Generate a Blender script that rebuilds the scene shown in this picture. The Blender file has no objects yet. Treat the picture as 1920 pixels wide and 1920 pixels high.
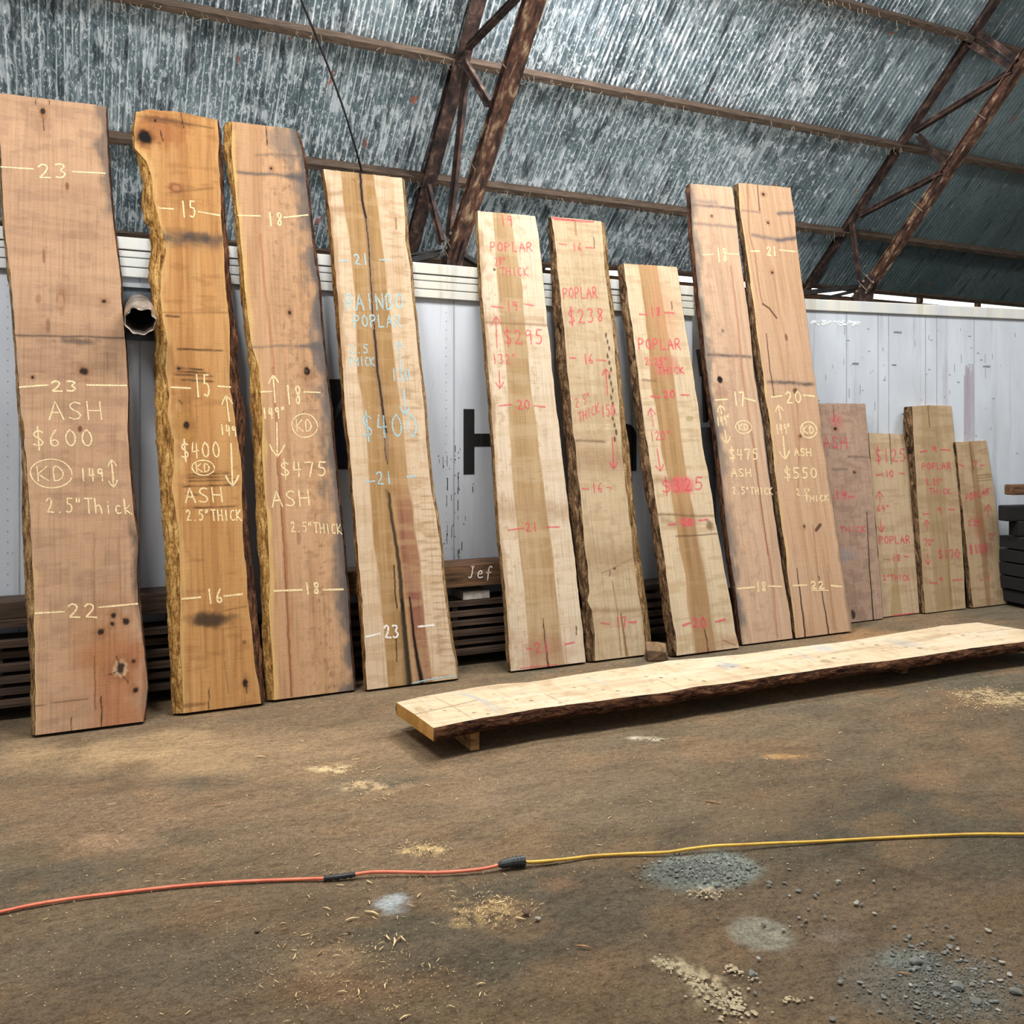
import bpy, bmesh, math, random
import numpy as np
from mathutils import Vector, Matrix

random.seed(7)
RNG = np.random.default_rng(7)
SC = bpy.context.scene
COL = SC.collection
PI = math.pi

# ------------------------------------------------------------------ camera, sky, light, exposure
F, CX, CY, EYE = 1700.0, 960.0, 815.0, 1.6          # focal length and principal point (1920 frame), eye height
YAW = math.atan(1700.0 / 3540.0)
CA, SA = math.cos(YAW), math.sin(YAW)
cam = bpy.data.cameras.new('camera')
cam.sensor_width = 36.0
cam.lens = 36.0 * F / 1920.0
cam.shift_y = (CY - 960.0) / 1920.0
cam.clip_end = 300
cam_o = bpy.data.objects.new('camera', cam)
cam_o.location = (0, 0, EYE)
cam_o.rotation_euler = (PI / 2, 0, -YAW)
COL.objects.link(cam_o)
SC.camera = cam_o

SC.view_settings.view_transform = 'Standard'
SC.view_settings.look = 'None'
SC.view_settings.gamma = 1.0
SC.view_settings.use_curve_mapping = False
SC.view_settings.exposure = 1.15

world = bpy.data.worlds.new('daylight')
SC.world = world
world.use_nodes = True
bg = world.node_tree.nodes['Background']
bg.inputs['Color'].default_value = (0.93, 0.97, 1.0, 1)
# overcast sky, bright low over the yard behind the shed and dull on the sheltered open side
_n = world.node_tree.nodes; _l = world.node_tree.links
_tc = _n.new('ShaderNodeTexCoord'); _sp = _n.new('ShaderNodeSeparateXYZ'); _mr = _n.new('ShaderNodeMapRange')
_l.new(_tc.outputs['Generated'], _sp.inputs[0]); _l.new(_sp.outputs['Y'], _mr.inputs['Value'])
_mr.inputs['From Min'].default_value = 0.2; _mr.inputs['From Max'].default_value = 0.7
_mr.inputs['To Min'].default_value = 0.22; _mr.inputs['To Max'].default_value = 1.1
_l.new(_mr.outputs['Result'], bg.inputs['Strength'])

def area(name, loc, target, sx, sy, power, color=(1, 1, 1)):
    l = bpy.data.lights.new(name, 'AREA')
    l.shape = 'RECTANGLE'; l.size = sx; l.size_y = sy
    l.energy = power; l.color = color
    o = bpy.data.objects.new(name, l)
    o.location = loc
    d = Vector(target) - Vector(loc)
    o.rotation_euler = d.to_track_quat('-Z', 'Y').to_euler()
    COL.objects.link(o)
    return o

# hall lamps and an added left fill, hung high under the roof, above the picture's top edge
area('left_fill_light', (-1.3, 2.7, 6.3), (-0.6, 4.4, 0), 1.6, 0.8, 145, (1.0, 0.985, 0.96))  # unseen fill, added to light the container beside the first slab
area('hall_lamp_overhead', (3.3, 3.2, 6.5), (3.3, 4.3, 0), 3.0, 1.0, 180, (1.0, 0.985, 0.96))
area('hall_lamp_side', (8.4, 2.6, 6.8), (7.4, 4.6, 0.4), 2.0, 1.0, 95, (1.0, 0.985, 0.96))
lp = bpy.data.lights.new('hall_lamp_ridge', 'POINT'); lp.energy = 400; lp.shadow_soft_size = 0.25; lp.color = (0.95, 0.96, 1.0)
lo = bpy.data.objects.new('hall_lamp_ridge', lp); lo.location = (4.2, 6.1, 6.9); COL.objects.link(lo)

# ------------------------------------------------------------------ geometry of the view -> places in the hall
C0 = np.array([0.0, 0.0, EYE])
def ray(px, py):
    r = (px - CX) / F; u = (CY - py) / F
    return np.array([r * CA + SA, -r * SA + CA, u])
def on_plane(px, py, p0, n):
    d = ray(px, py)
    t = np.dot(np.asarray(p0) - C0, n) / np.dot(d, n)
    return C0 + t * d
def at_floor(px, py, z=0.0): return on_plane(px, py, (0, 0, z), (0, 0, 1))
def at_x(px, py, X): return on_plane(px, py, (X, 0, 0), (1, 0, 0))
def at_y(px, py, Y): return on_plane(px, py, (0, Y, 0), (0, 1, 0))
EAVE_Y, EAVE_Z, SLOPE = 10.2, 3.62, 0.959
RN = np.array([0.0, SLOPE, 1.0]) / math.hypot(SLOPE, 1.0)     # roof normal (outwards)
RD = np.array([0.0, -1.0, SLOPE]) / math.hypot(SLOPE, 1.0)    # up the roof slope
def at_roof(px, py, off=0.0): return on_plane(px, py, np.array([0, EAVE_Y, EAVE_Z]) - RN * off, RN)

# ------------------------------------------------------------------ helpers
def lin(h):
    h = h.lstrip('#')
    c = [int(h[i:i + 2], 16) / 255 for i in (0, 2, 4)]
    return np.array([x / 12.92 if x <= 0.04045 else ((x + 0.055) / 1.055) ** 2.4 for x in c])
def lin4(h): return (*lin(h), 1.0)

def tag(o, label=None, cat=None, group=None, kind=None):
    if label: o['label'] = label
    if cat: o['category'] = cat
    if group: o['group'] = group
    if kind: o['kind'] = kind
    return o

def empty(name, loc=(0, 0, 0), label=None, cat=None, group=None, rot=None):
    o = bpy.data.objects.new(name, None)
    o.empty_display_size = 0.1
    o.location = loc
    if rot: o.rotation_euler = rot
    COL.objects.link(o)
    return tag(o, label, cat, group)

def mk(name, verts, faces, mat, parent=None, col=None, smooth=False):
    me = bpy.data.meshes.new(name)
    v = np.asarray(verts, dtype=np.float32)
    if isinstance(faces, tuple):           # (quads array, list of ngons)
        quads, ngons = faces
    elif isinstance(faces, np.ndarray):
        quads, ngons = faces, []
    else:
        quads, ngons = None, faces
    if quads is None:
        me.from_pydata(v.tolist(), [], ngons)
    else:
        me.vertices.add(len(v)); me.vertices.foreach_set('co', v.ravel())
        lo_ = quads.ravel().tolist(); starts = list(range(0, len(quads) * 4, 4))
        k = len(lo_)
        for g in ngons:
            starts.append(k); lo_.extend(g); k += len(g)
        me.loops.add(len(lo_)); me.loops.foreach_set('vertex_index', np.array(lo_, dtype=np.int32))
        me.polygons.add(len(starts)); me.polygons.foreach_set('loop_start', np.array(starts, dtype=np.int32))
        me.update(calc_edges=True); me.validate()
    if col is not None:
        a = me.color_attributes.new('Col', 'FLOAT_COLOR', 'POINT')
        c = np.ones((len(v), 4), dtype=np.float32); c[:, :3] = np.clip(col, 0, 1)
        a.data.foreach_set('color', c.ravel())
    if smooth:
        me.polygons.foreach_set('use_smooth', [True] * len(me.polygons))
    if mat: me.materials.append(mat)
    o = bpy.data.objects.new(name, me)
    COL.objects.link(o)
    if parent is not None: o.parent = parent
    return o

def grid_quads(nr, nc, base=0):
    """quads of an nr x nc vertex grid (row major), outward when columns run along u and rows along v"""
    r, c = np.meshgrid(np.arange(nr - 1), np.arange(nc - 1), indexing='ij')
    a = base + r * nc + c
    return np.stack([a, a + 1, a + nc + 1, a + nc], -1).reshape(-1, 4)

class MB:
    def __init__(s): s.v = []; s.f = []
    def add(s, vs, fs):
        b = len(s.v); s.v.extend([tuple(map(float, x)) for x in vs]); s.f.extend([tuple(b + i for i in f) for f in fs])
    def box(s, lo_, hi, jit=0.0):
        x0, y0, z0 = lo_; x1, y1, z1 = hi
        vs = [(x0, y0, z0), (x1, y0, z0), (x1, y1, z0), (x0, y1, z0), (x0, y0, z1), (x1, y0, z1), (x1, y1, z1), (x0, y1, z1)]
        if jit: vs = [tuple(c + random.uniform(-jit, jit) for c in v) for v in vs]
        s.add(vs, [(0, 3, 2, 1), (4, 5, 6, 7), (0, 1, 5, 4), (1, 2, 6, 5), (2, 3, 7, 6), (3, 0, 4, 7)])
    def bar(s, p, q, a, b, wa, wb):
        """box from p to q, half extents wa along unit a and wb along unit b"""
        p = np.asarray(p, float); q = np.asarray(q, float); a = np.asarray(a, float); b = np.asarray(b, float)
        vs = []
        for e in (p, q):
            for sa_, sb_ in ((-1, -1), (1, -1), (1, 1), (-1, 1)):
                vs.append(e + a * wa * sa_ + b * wb * sb_)
        s.add(vs, [(3, 2, 1, 0), (4, 5, 6, 7), (0, 1, 5, 4), (1, 2, 6, 5), (2, 3, 7, 6), (3, 0, 4, 7)])
    def tube(s, pts, rad, n=8):
        pts = [np.asarray(p, float) for p in pts]
        rings = []
        for i, p in enumerate(pts):
            t = pts[min(i + 1, len(pts) - 1)] - pts[max(i - 1, 0)]
            t = t / (np.linalg.norm(t) + 1e-9)
            up = np.array([0, 0, 1.0]) if abs(t[2]) < 0.9 else np.array([1.0, 0, 0])
            a = np.cross(t, up); a /= np.linalg.norm(a); b = np.cross(a, t)
            r = rad[i] if hasattr(rad, '__len__') else rad
            rings.append([p + r * (math.cos(2 * PI * k / n) * a + math.sin(2 * PI * k / n) * b) for k in range(n)])
        vs = [v for rg in rings for v in rg]
        fs = []
        for i in range(len(rings) - 1):
            for k in range(n):
                k2 = (k + 1) % n
                fs.append((i * n + k, i * n + k2, (i + 1) * n + k2, (i + 1) * n + k))
        fs.append(tuple(range(n - 1, -1, -1))); m = (len(rings) - 1) * n
        fs.append(tuple(m + k for k in range(n)))
        s.add(vs, fs)
    def build(s, name, mat, parent=None, smooth=False, bevel=0.0):
        me = bpy.data.meshes.new(name); me.from_pydata(s.v, [], s.f); me.materials.append(mat)
        bm = bmesh.new(); bm.from_mesh(me)
        bmesh.ops.recalc_face_normals(bm, faces=bm.faces)
        if bevel > 0:
            bmesh.ops.bevel(bm, geom=list(bm.edges), offset=bevel, segments=2, affect='EDGES', profile=0.6)
        bm.to_mesh(me); bm.free()
        if smooth: me.polygons.foreach_set('use_smooth', [True] * len(me.polygons))
        o = bpy.data.objects.new(name, me); COL.objects.link(o)
        if parent is not None: o.parent = parent
        return o

def spline(pts, n=8):
    """Catmull-Rom through the points"""
    P = [np.asarray(p, float) for p in pts]
    if len(P) < 3: return P
    P = [2 * P[0] - P[1]] + P + [2 * P[-1] - P[-2]]
    out = []
    for i in range(1, len(P) - 2):
        a, b, c, d = P[i - 1:i + 3]
        for k in range(n):
            t = k / n
            out.append(0.5 * ((2 * b) + (c - a) * t + (2 * a - 5 * b + 4 * c - d) * t * t + (3 * b - a - 3 * c + d) * t ** 3))
    out.append(P[-2])
    return out

def vnoise(x, y, seed=0):
    x = np.asarray(x, float); y = np.asarray(y, float)
    xi = np.floor(x).astype(np.int64); yi = np.floor(y).astype(np.int64)
    fx = x - xi; fy = y - yi
    fx = fx * fx * (3 - 2 * fx); fy = fy * fy * (3 - 2 * fy)
    def h(i, j):
        n = (i * 374761393 + j * 668265263 + seed * 144269504) & 0xffffffff
        n = ((n ^ (n >> 13)) * 1274126177) & 0xffffffff
        n = n ^ (n >> 16)
        return (n & 0xffff) / 65535.0
    return (h(xi, yi) * (1 - fx) + h(xi + 1, yi) * fx) * (1 - fy) + (h(xi, yi + 1) * (1 - fx) + h(xi + 1, yi + 1) * fx) * fy
def fbm(x, y, seed=0, oct_=4):
    s = 0; a = 0.5; t = 0
    for o in range(oct_):
        s = s + a * vnoise(x * 2 ** o, y * 2 ** o, seed + o * 17); t += a; a *= 0.5
    return s / t
def sstep(a, b, x):
    t = np.clip((x - a) / (b - a), 0, 1); return t * t * (3 - 2 * t)

# ------------------------------------------------------------------ materials (all node based)
def mat_new(name):
    m = bpy.data.materials.new(name); m.use_nodes = True
    nt = m.node_tree; b = nt.nodes['Principled BSDF']
    return m, nt, b
class NT:
    def __init__(s, nt): s.nt = nt
    def n(s, typ, **kw):
        nd = s.nt.nodes.new(typ)
        for k, v in kw.items():
            if k in nd.inputs.keys(): nd.inputs[k].default_value = v
            else: setattr(nd, k, v)
        return nd
    def l(s, a, b): s.nt.links.new(a, b)
    def coords(s, scale, kind='Object', rot=(0, 0, 0)):
        tc = s.n('ShaderNodeTexCoord'); mp = s.n('ShaderNodeMapping')
        mp.inputs['Scale'].default_value = scale; mp.inputs['Rotation'].default_value = rot
        s.l(tc.outputs[kind], mp.inputs['Vector']); return mp.outputs['Vector']
    def noise(s, vec, scale=1.0, detail=3.0, rough=0.55, dist=0.0):
        nd = s.n('ShaderNodeTexNoise'); nd.inputs['Scale'].default_value = scale
        nd.inputs['Detail'].default_value = detail; nd.inputs['Roughness'].default_value = rough
        nd.inputs['Distortion'].default_value = dist
        s.l(vec, nd.inputs['Vector']); return nd.outputs['Fac']
    def ramp(s, fac, stops):
        r = s.n('ShaderNodeValToRGB'); e = r.color_ramp.elements
        while len(e) > 1: e.remove(e[0])
        e[0].position = stops[0][0]; e[0].color = stops[0][1]
        for p, c in stops[1:]:
            x = e.new(p); x.color = c
        s.l(fac, r.inputs['Fac']); return r.outputs['Color']
    def math(s, op, a, b=None, clamp=False):
        m = s.n('ShaderNodeMath'); m.operation = op; m.use_clamp = clamp
        for i, x in enumerate((a, b)):
            if x is None: continue
            if isinstance(x, (int, float)): m.inputs[i].default_value = x
            else: s.l(x, m.inputs[i])
        return m.outputs[0]
    def mix(s, fac, a, b, mode='MIX'):
        m = s.n('ShaderNodeMix'); m.data_type = 'RGBA'; m.blend_type = mode
        for i, x in ((0, fac), (6, a), (7, b)):
            if isinstance(x, (int, float)): m.inputs[i].default_value = x
            elif isinstance(x, tuple): m.inputs[i].default_value = x
            else: s.l(x, m.inputs[i])
        return m.outputs[2]
    def bump(s, h, strength, dist, bsdf):
        b = s.n('ShaderNodeBump'); b.inputs['Strength'].default_value = strength; b.inputs['Distance'].default_value = dist
        s.l(h, b.inputs['Height']); s.l(b.outputs['Normal'], bsdf.inputs['Normal'])
def g(v): return (v, v, v, 1)

def wood_attr_material(name):
    m, nt, b = mat_new(name); N = NT(nt)
    at = N.n('ShaderNodeAttribute', attribute_name='Col')
    grain = N.noise(N.coords((70, 70, 2.2)), 1.0, 5, 0.6, 0.3)
    saw = N.noise(N.coords((5, 5, 130)), 1.0, 4, 0.65)
    speck = N.noise(N.coords((160, 160, 90)), 1.0, 3, 0.6)
    k1 = N.ramp(grain, [(0.25, g(0.72)), (0.48, g(1.0)), (0.75, g(1.12))])
    k2 = N.ramp(saw, [(0.28, g(0.89)), (0.48, g(1.0)), (0.75, g(1.04))])
    k3 = N.ramp(speck, [(0.30, g(0.74)), (0.42, g(1.0)), (0.7, g(1.06))])
    c = N.mix(1.0, at.outputs['Color'], k1, 'MULTIPLY')
    c = N.mix(1.0, c, k2, 'MULTIPLY')
    c = N.mix(1.0, c, k3, 'MULTIPLY')
    N.l(c, b.inputs['Base Color'])
    b.inputs['Roughness'].default_value = 0.85
    b.inputs['Specular IOR Level'].default_value = 0.2
    h = N.math('ADD', N.math('MULTIPLY', saw, 0.7), N.math('MULTIPLY', grain, 0.5))
    N.bump(h, 0.35, 0.004, b)
    return m

def bark_material(name, c_dark, c_mid, c_light):
    m, nt, b = mat_new(name); N = NT(nt)
    v1 = N.coords((42, 42, 9))
    n1 = N.noise(v1, 1.0, 6, 0.65, 0.8)
    n2 = N.noise(N.coords((120, 120, 60)), 1.0, 4, 0.6)
    c = N.ramp(n1, [(0.36, lin4(c_dark)), (0.5, lin4(c_mid)), (0.64, lin4(c_light))])
    k = N.ramp(n2, [(0.3, g(0.6)), (0.6, g(1.15))])
    c = N.mix(1.0, c, k, 'MULTIPLY')
    N.l(c, b.inputs['Base Color']); b.inputs['Roughness'].default_value = 0.95
    b.inputs['Specular IOR Level'].default_value = 0.1
    N.bump(N.math('ADD', n1, N.math('MULTIPLY', n2, 0.5)), 0.9, 0.02, b)
    return m

def simple(name, base, dark, scale=(6, 6, 6), rough=0.8, metal=0.0, bump=0.2, lo=0.35, hi=0.65, light=None):
    m, nt, b = mat_new(name); N = NT(nt)
    f = N.noise(N.coords(scale), 1.0, 6, 0.62, 0.3)
    st = [(lo, lin4(dark)), (hi, lin4(base))]
    if light: st.append((min(0.95, hi + 0.16), lin4(light)))
    N.l(N.ramp(f, st), b.inputs['Base Color'])
    b.inputs['Roughness'].default_value = rough; b.inputs['Metallic'].default_value = metal
    if bump: N.bump(f, bump, 0.01, b)
    return m

def chalk(name, hexcol, cover=0.42):
    m, nt, b = mat_new(name); N = NT(nt)
    b.inputs['Base Color'].default_value = lin4(hexcol); b.inputs['Roughness'].default_value = 1.0
    b.inputs['Specular IOR Level'].default_value = 0.0
    f = N.noise(N.coords((190, 190, 190)), 1.0, 3, 0.7)
    N.l(N.ramp(f, [(cover - 0.05, g(0.08)), (cover + 0.07, g(0.85))]), b.inputs['Alpha'])
    return m

M_WOOD = wood_attr_material('sawn_wood')
M_BARK = bark_material('dark_bark', '#20140c', '#57402b', '#8b6f51')
M_BARK_O = bark_material('orange_bark', '#3f2614', '#8a6036', '#bd9058')
M_BARK_Y = bark_material('yellow_live_edge', '#5c3c1f', '#a4773f', '#cfa868')
M_BARK_R = bark_material('red_brown_bark', '#1b0f0a', '#4b2f20', '#765038')
M_BARK_G = bark_material('brown_live_edge', '#4b3620', '#8f6f49', '#b9976b')
M_YEL = chalk('yellow_chalk', '#f4dcab', 0.415)
M_PINK = chalk('pink_crayon', '#d85c66', 0.46)
M_BLUE = chalk('blue_chalk', '#a9ccd2', 0.455)
M_WHITE = chalk('white_chalk', '#f2efe6', 0.42)
M_OLDWOOD = simple('old_dark_planks', '#5a4534', '#1d1510', (3, 40, 60), 0.9, 0, 0.4, 0.3, 0.7)
M_BEAM = simple('weathered_beam', '#6d4d31', '#2a1a0e', (4, 30, 40), 0.9, 0, 0.4, 0.32, 0.62)
M_PURLIN = simple('purlin_timber', '#5f4c3b', '#2a2018', (6, 40, 40), 0.9, 0, 0.3, 0.3, 0.65, '#7e6b55')
M_RUST = simple('rusty_steel', '#49332a', '#1d1411', (11, 7, 7), 0.85, 0.1, 0.3, 0.38, 0.56, '#7d6455')
M_RUST_P = simple('rusty_flaking_chord', '#5c3a29', '#241611', (16, 6, 6), 0.85, 0.05, 0.3, 0.38, 0.54, '#b09878')
M_DKSTEEL = simple('dark_steel', '#2c2722', '#0f0d0b', (10, 10, 10), 0.7, 0.2, 0.2)
M_BOLT = simple('bolt_steel', '#a49584', '#54463a', (40, 40, 40), 0.6, 0.5, 0.1)
M_BLACKP = None

def roof_material():
    m, nt, b = mat_new('galvanised_corrugated_sheet'); N = NT(nt)
    # object space: x along the building, y up the slope
    base = N.noise(N.coords((0.9, 0.5, 1)), 1.0, 5, 0.6)
    c = N.ramp(base, [(0.3, lin4('#55656b')), (0.5, lin4('#76878d')), (0.7, lin4('#9babb1'))])
    fine = N.noise(N.coords((40, 14, 1)), 1.0, 4, 0.65)
    c = N.mix(1.0, c, N.ramp(fine, [(0.3, g(0.6)), (0.5, g(1.0)), (0.72, g(1.25))]), 'MULTIPLY')
    # splashes, denser over the near bays, thinning out beyond the second frame
    tc = N.n('ShaderNodeTexCoord'); sep = N.n('ShaderNodeSeparateXYZ'); N.l(tc.outputs['Object'], sep.inputs[0])
    dens = N.n('ShaderNodeMapRange'); N.l(sep.outputs['X'], dens.inputs['Value'])
    dens.inputs['From Min'].default_value = 7.5; dens.inputs['From Max'].default_value = 12.0
    dens.inputs['To Min'].default_value = 0.0; dens.inputs['To Max'].default_value = 0.16
    s1 = N.math('SUBTRACT', N.noise(N.coords((21, 5.2, 1)), 1.0, 5, 0.68, 0.6), dens.outputs['Result'])
    s2 = N.math('SUBTRACT', N.noise(N.coords((60, 20, 1)), 1.0, 3, 0.6, 0.4), dens.outputs['Result'])
    s3 = N.noise(N.coords((2.0, 1.4, 1)), 1.0, 3, 0.6)
    m1 = N.ramp(N.math('ADD', s1, N.math('MULTIPLY', N.math('SUBTRACT', s3, 0.5), 0.3)), [(0.525, g(0)), (0.575, g(1))])
    m2 = N.ramp(s2, [(0.575, g(0)), (0.61, g(1))])
    c = N.mix(N.math('MULTIPLY', m1, 0.8), c, lin4('#e8eff3'))
    c = N.mix(N.math('MULTIPLY', m2, 0.9), c, lin4('#f6fafc'))
    # thin runs down the corrugations
    crest = N.math('MULTIPLY', N.math('COSINE', N.math('MULTIPLY', sep.outputs['X'], 2 * PI / 0.064)), -1.0)
    cr = N.noise(N.coords((15.7, 1.3, 2)), 1.0, 3, 0.6)
    crm = N.math('MULTIPLY', N.ramp(crest, [(0.80, g(0)), (0.97, g(1))]), N.ramp(N.math('SUBTRACT', cr, dens.outputs['Result']), [(0.44, g(0)), (0.56, g(1))]))
    c = N.mix(N.math('MULTIPLY', crm, 0.75), c, lin4('#f0f4f5'))
    rn = N.math('SUBTRACT', N.noise(N.coords((31.25, 1.1, 1)), 1.0, 2, 0.5), N.math('MULTIPLY', dens.outputs['Result'], 0.6))
    c = N.mix(N.math('MULTIPLY', N.ramp(rn, [(0.60, g(0)), (0.66, g(1))]), 0.55), c, lin4('#dfe6e8'))
    dk = N.noise(N.coords((9, 1.6, 1)), 1.0, 4, 0.6)
    c = N.mix(N.math('MULTIPLY', N.ramp(dk, [(0.56, g(0)), (0.64, g(1))]), 0.75), c, lin4('#2b353b'))
    og = N.noise(N.coords((5.3, 3.1, 1)), 1.0, 2, 0.5, 0.2)
    c = N.mix(N.math('MULTIPLY', N.ramp(og, [(0.72, g(0)), (0.76, g(1))]), 0.8), c, lin4('#b5674a'))
    gr = N.noise(N.coords((4.1, 3.7, 3)), 1.0, 2, 0.5, 0.2)
    c = N.mix(N.math('MULTIPLY', N.ramp(gr, [(0.75, g(0)), (0.79, g(1))]), 0.5), c, lin4('#4f8a5a'))
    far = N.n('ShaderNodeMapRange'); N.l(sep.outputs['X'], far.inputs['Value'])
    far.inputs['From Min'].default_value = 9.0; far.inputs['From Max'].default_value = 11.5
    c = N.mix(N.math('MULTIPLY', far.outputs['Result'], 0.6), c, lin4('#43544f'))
    N.l(c, b.inputs['Base Color'])
    b.inputs['Metallic'].default_value = 0.12; b.inputs['Roughness'].default_value = 0.5
    return m

def container_material(name, base='#c6cad0', streak='#a9a6a3', spots=True, top='#d9d6c6'):
    m, nt, b = mat_new(name); N = NT(nt)
    f = N.noise(N.coords((3, 3, 0.8)), 1.0, 5, 0.6)
    c = N.ramp(f, [(0.3, lin4('#b4b8bf')), (0.6, lin4(base))])
    s = N.noise(N.coords((7, 7, 0.45)), 1.0, 5, 0.65, 0.2)
    c = N.mix(N.math('MULTIPLY', N.ramp(s, [(0.54, g(0)), (0.70, g(1))]), 0.6), c, lin4(streak))
    if spots:
        k = N.noise(N.coords((22, 22, 5)), 1.0, 4, 0.7, 0.5)
        c = N.mix(N.math('MULTIPLY', N.ramp(k, [(0.70, g(0)), (0.74, g(1))]), 0.7), c, lin4('#5d5854'))
    N.l(c, b.inputs['Base Color']); b.inputs['Roughness'].default_value = 0.55
    return m

def floor_material():
    m, nt, b = mat_new('packed_dirt'); N = NT(nt)
    at = N.n('ShaderNodeAttribute', attribute_name='Col')
    n1 = N.noise(N.coords((26, 46, 20), rot=(0, 0, YAW)), 1.0, 6, 0.68)
    n2 = N.noise(N.coords((120, 170, 100), rot=(0, 0, YAW)), 1.0, 4, 0.65)
    n3 = N.noise(N.coords((3.0, 7.5, 3), rot=(0, 0, YAW)), 1.0, 6, 0.62, 0.6)
    c = N.mix(1.0, at.outputs['Color'], N.ramp(n1, [(0.28, g(0.55)), (0.5, g(1.0)), (0.75, g(1.32))]), 'MULTIPLY')
    c = N.mix(1.0, c, N.ramp(n2, [(0.26, g(0.42)), (0.5, g(1.0)), (0.76, g(1.5))]), 'MULTIPLY')
    c = N.mix(1.0, c, N.ramp(n3, [(0.3, g(0.74)), (0.5, g(1.0)), (0.7, g(1.18))]), 'MULTIPLY')
    N.l(c, b.inputs['Base Color']); b.inputs['Roughness'].default_value = 0.95
    b.inputs['Specular IOR Level'].default_value = 0.12
    h = N.math('ADD', N.math('MULTIPLY', n2, 0.35), N.math('ADD', n1, N.math('MULTIPLY', n3, 1.5)))
    N.bump(h, 0.55, 0.014, b)
    return m

# ------------------------------------------------------------------ the setting: floor
M_FLOOR = floor_material()
fx = np.concatenate([[-14, -8, -5], np.arange(-3.2, -1.6, 0.04), np.arange(-1.6, 5.6, 0.0145), np.arange(5.6, 10.6, 0.035), [13, 18, 30]])
fy = np.concatenate([[-12, -6, -2, 0.4], np.arange(1.0, 4.7, 0.0145), np.arange(4.7, 6.6, 0.03), [8, 12, 16]])
FX, FY = np.meshgrid(fx, fy)
fc = np.zeros(FX.shape + (3,))
big = fbm(FX * 0.9 + 3, FY * 1.5, 11, 4)[..., None]
mid = fbm(FX * 3.1, FY * 4.4 + 9, 23, 4)[..., None]
fc[:] = lin('#6e5d48')
fc = fc * (1 - sstep(0.42, 0.66, big)) + lin('#5d5444') * sstep(0.42, 0.66, big)
w_ = sstep(0.52, 0.72, mid) * 0.55
fc = fc * (1 - w_) + lin('#7c644a') * w_
EF = np.array([SA, CA]); ER = np.array([CA, -SA])
def floor_patch(px, py, rx, ry, hexcol, amt=1.0, edge=0.35, nscale=9.0, seed=1, ang=0.0, spotty=0.0):
    global fc
    p = at_floor(px, py); t = EYE * F / (py - CY)
    sx, sy = rx * t / F, ry * t * t / (F * EYE)
    dx, dy = FX - p[0], FY - p[1]
    a = dx * ER[0] + dy * ER[1]; b_ = dx * EF[0] + dy * EF[1]
    ca_, sa_ = math.cos(ang), math.sin(ang)
    a, b_ = a * ca_ + b_ * sa_, -a * sa_ + b_ * ca_
    d = np.hypot(a / sx, b_ / sy) + (fbm(FX * nscale, FY * nscale, seed, 4) - 0.5) * 2.2 * edge
    mk_ = (1 - sstep(1 - edge, 1 + edge * 0.6, d)) * amt
    if spotty: mk_ = mk_ * sstep(spotty - 0.06, spotty + 0.06, fbm(FX * 34, FY * 34, seed + 5, 3))
    fc = fc * (1 - mk_[..., None]) + lin(hexcol) * mk_[..., None]
floor_patch(270, 1405, 240, 38, '#a58a67', 0.7, 0.6, 4, 2)
floor_patch(560, 1400, 250, 50, '#8a7257', 0.6, 0.6, 4, 3)
floor_patch(215, 1580, 90, 22, '#94795e', 0.55, 0.6, 6, 4)
floor_patch(300, 1520, 300, 60, '#82684f', 0.4, 0.7, 3, 5)
floor_patch(620, 1440, 36, 9, '#cdb98e', 0.8, 0.5, 16, 6, 0, 0.5)
floor_patch(690, 1475, 60, 14, '#bfa47c', 0.6, 0.5, 14, 7, 0, 0.5)
floor_patch(790, 1592, 36, 10, '#c9ae7c', 0.85, 0.5, 18, 8, 0, 0.46)
floor_patch(915, 1708, 90, 24, '#b89a6c', 0.7, 0.6, 16, 9, 0, 0.5)
floor_patch(738, 1690, 34, 16, '#a9b0b0', 0.75, 0.7, 20, 10)
floor_patch(1040, 1655, 44, 14, '#83644a', 0.5, 0.6, 9, 12)
floor_patch(600, 1800, 110, 34, '#92795a', 0.6, 0.6, 7, 13)
floor_patch(640, 1850, 150, 40, '#8a6a4c', 0.5, 0.6, 6, 14)
floor_patch(1330, 1628, 108, 34, '#8d9488', 0.95, 0.3, 9, 15)
floor_patch(1260, 1640, 60, 24, '#6f7268', 0.8, 0.4, 12, 16)
floor_patch(1330, 1672, 42, 14, '#b7a58a', 0.8, 0.5, 16, 17, 0, 0.47)
floor_patch(1425, 1745, 62, 34, '#8f8a78', 0.9, 0.28, 6, 18)
floor_patch(1560, 1752, 60, 14, '#86786a', 0.5, 0.6, 9, 19)
floor_patch(1320, 1840, 120, 26, '#c2b08c', 0.85, 0.6, 12, 20, -0.95, 0.54)
floor_patch(1262, 1805, 44, 14, '#c9b894', 0.85, 0.5, 14, 21, -0.9, 0.52)
floor_patch(1770, 1850, 150, 75, '#6b695f', 0.7, 0.5, 6, 22)
floor_patch(1700, 1800, 60, 20, '#848a80', 0.7, 0.5, 10, 23)
floor_patch(1215, 1384, 36, 4, '#cbbfa5', 0.8, 0.5, 14, 24, -0.1)
floor_patch(1880, 1305, 90, 14, '#c3ad82', 0.7, 0.6, 12, 25, 0, 0.48)
floor_patch(1470, 1415, 40, 6, '#b18a5a', 0.7, 0.5, 10, 26)
floor_patch(1640, 1195, 70, 18, '#8d6c4a', 0.7, 0.6, 6, 27)
floor_patch(1200, 1500, 330, 60, '#756652', 0.5, 0.7, 3, 28)
floor_patch(980, 1890, 300, 50, '#6c5c44', 0.5, 0.6, 4, 29)
floor_patch(250, 1800, 260, 60, '#6a6150', 0.5, 0.7, 4, 30)
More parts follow.
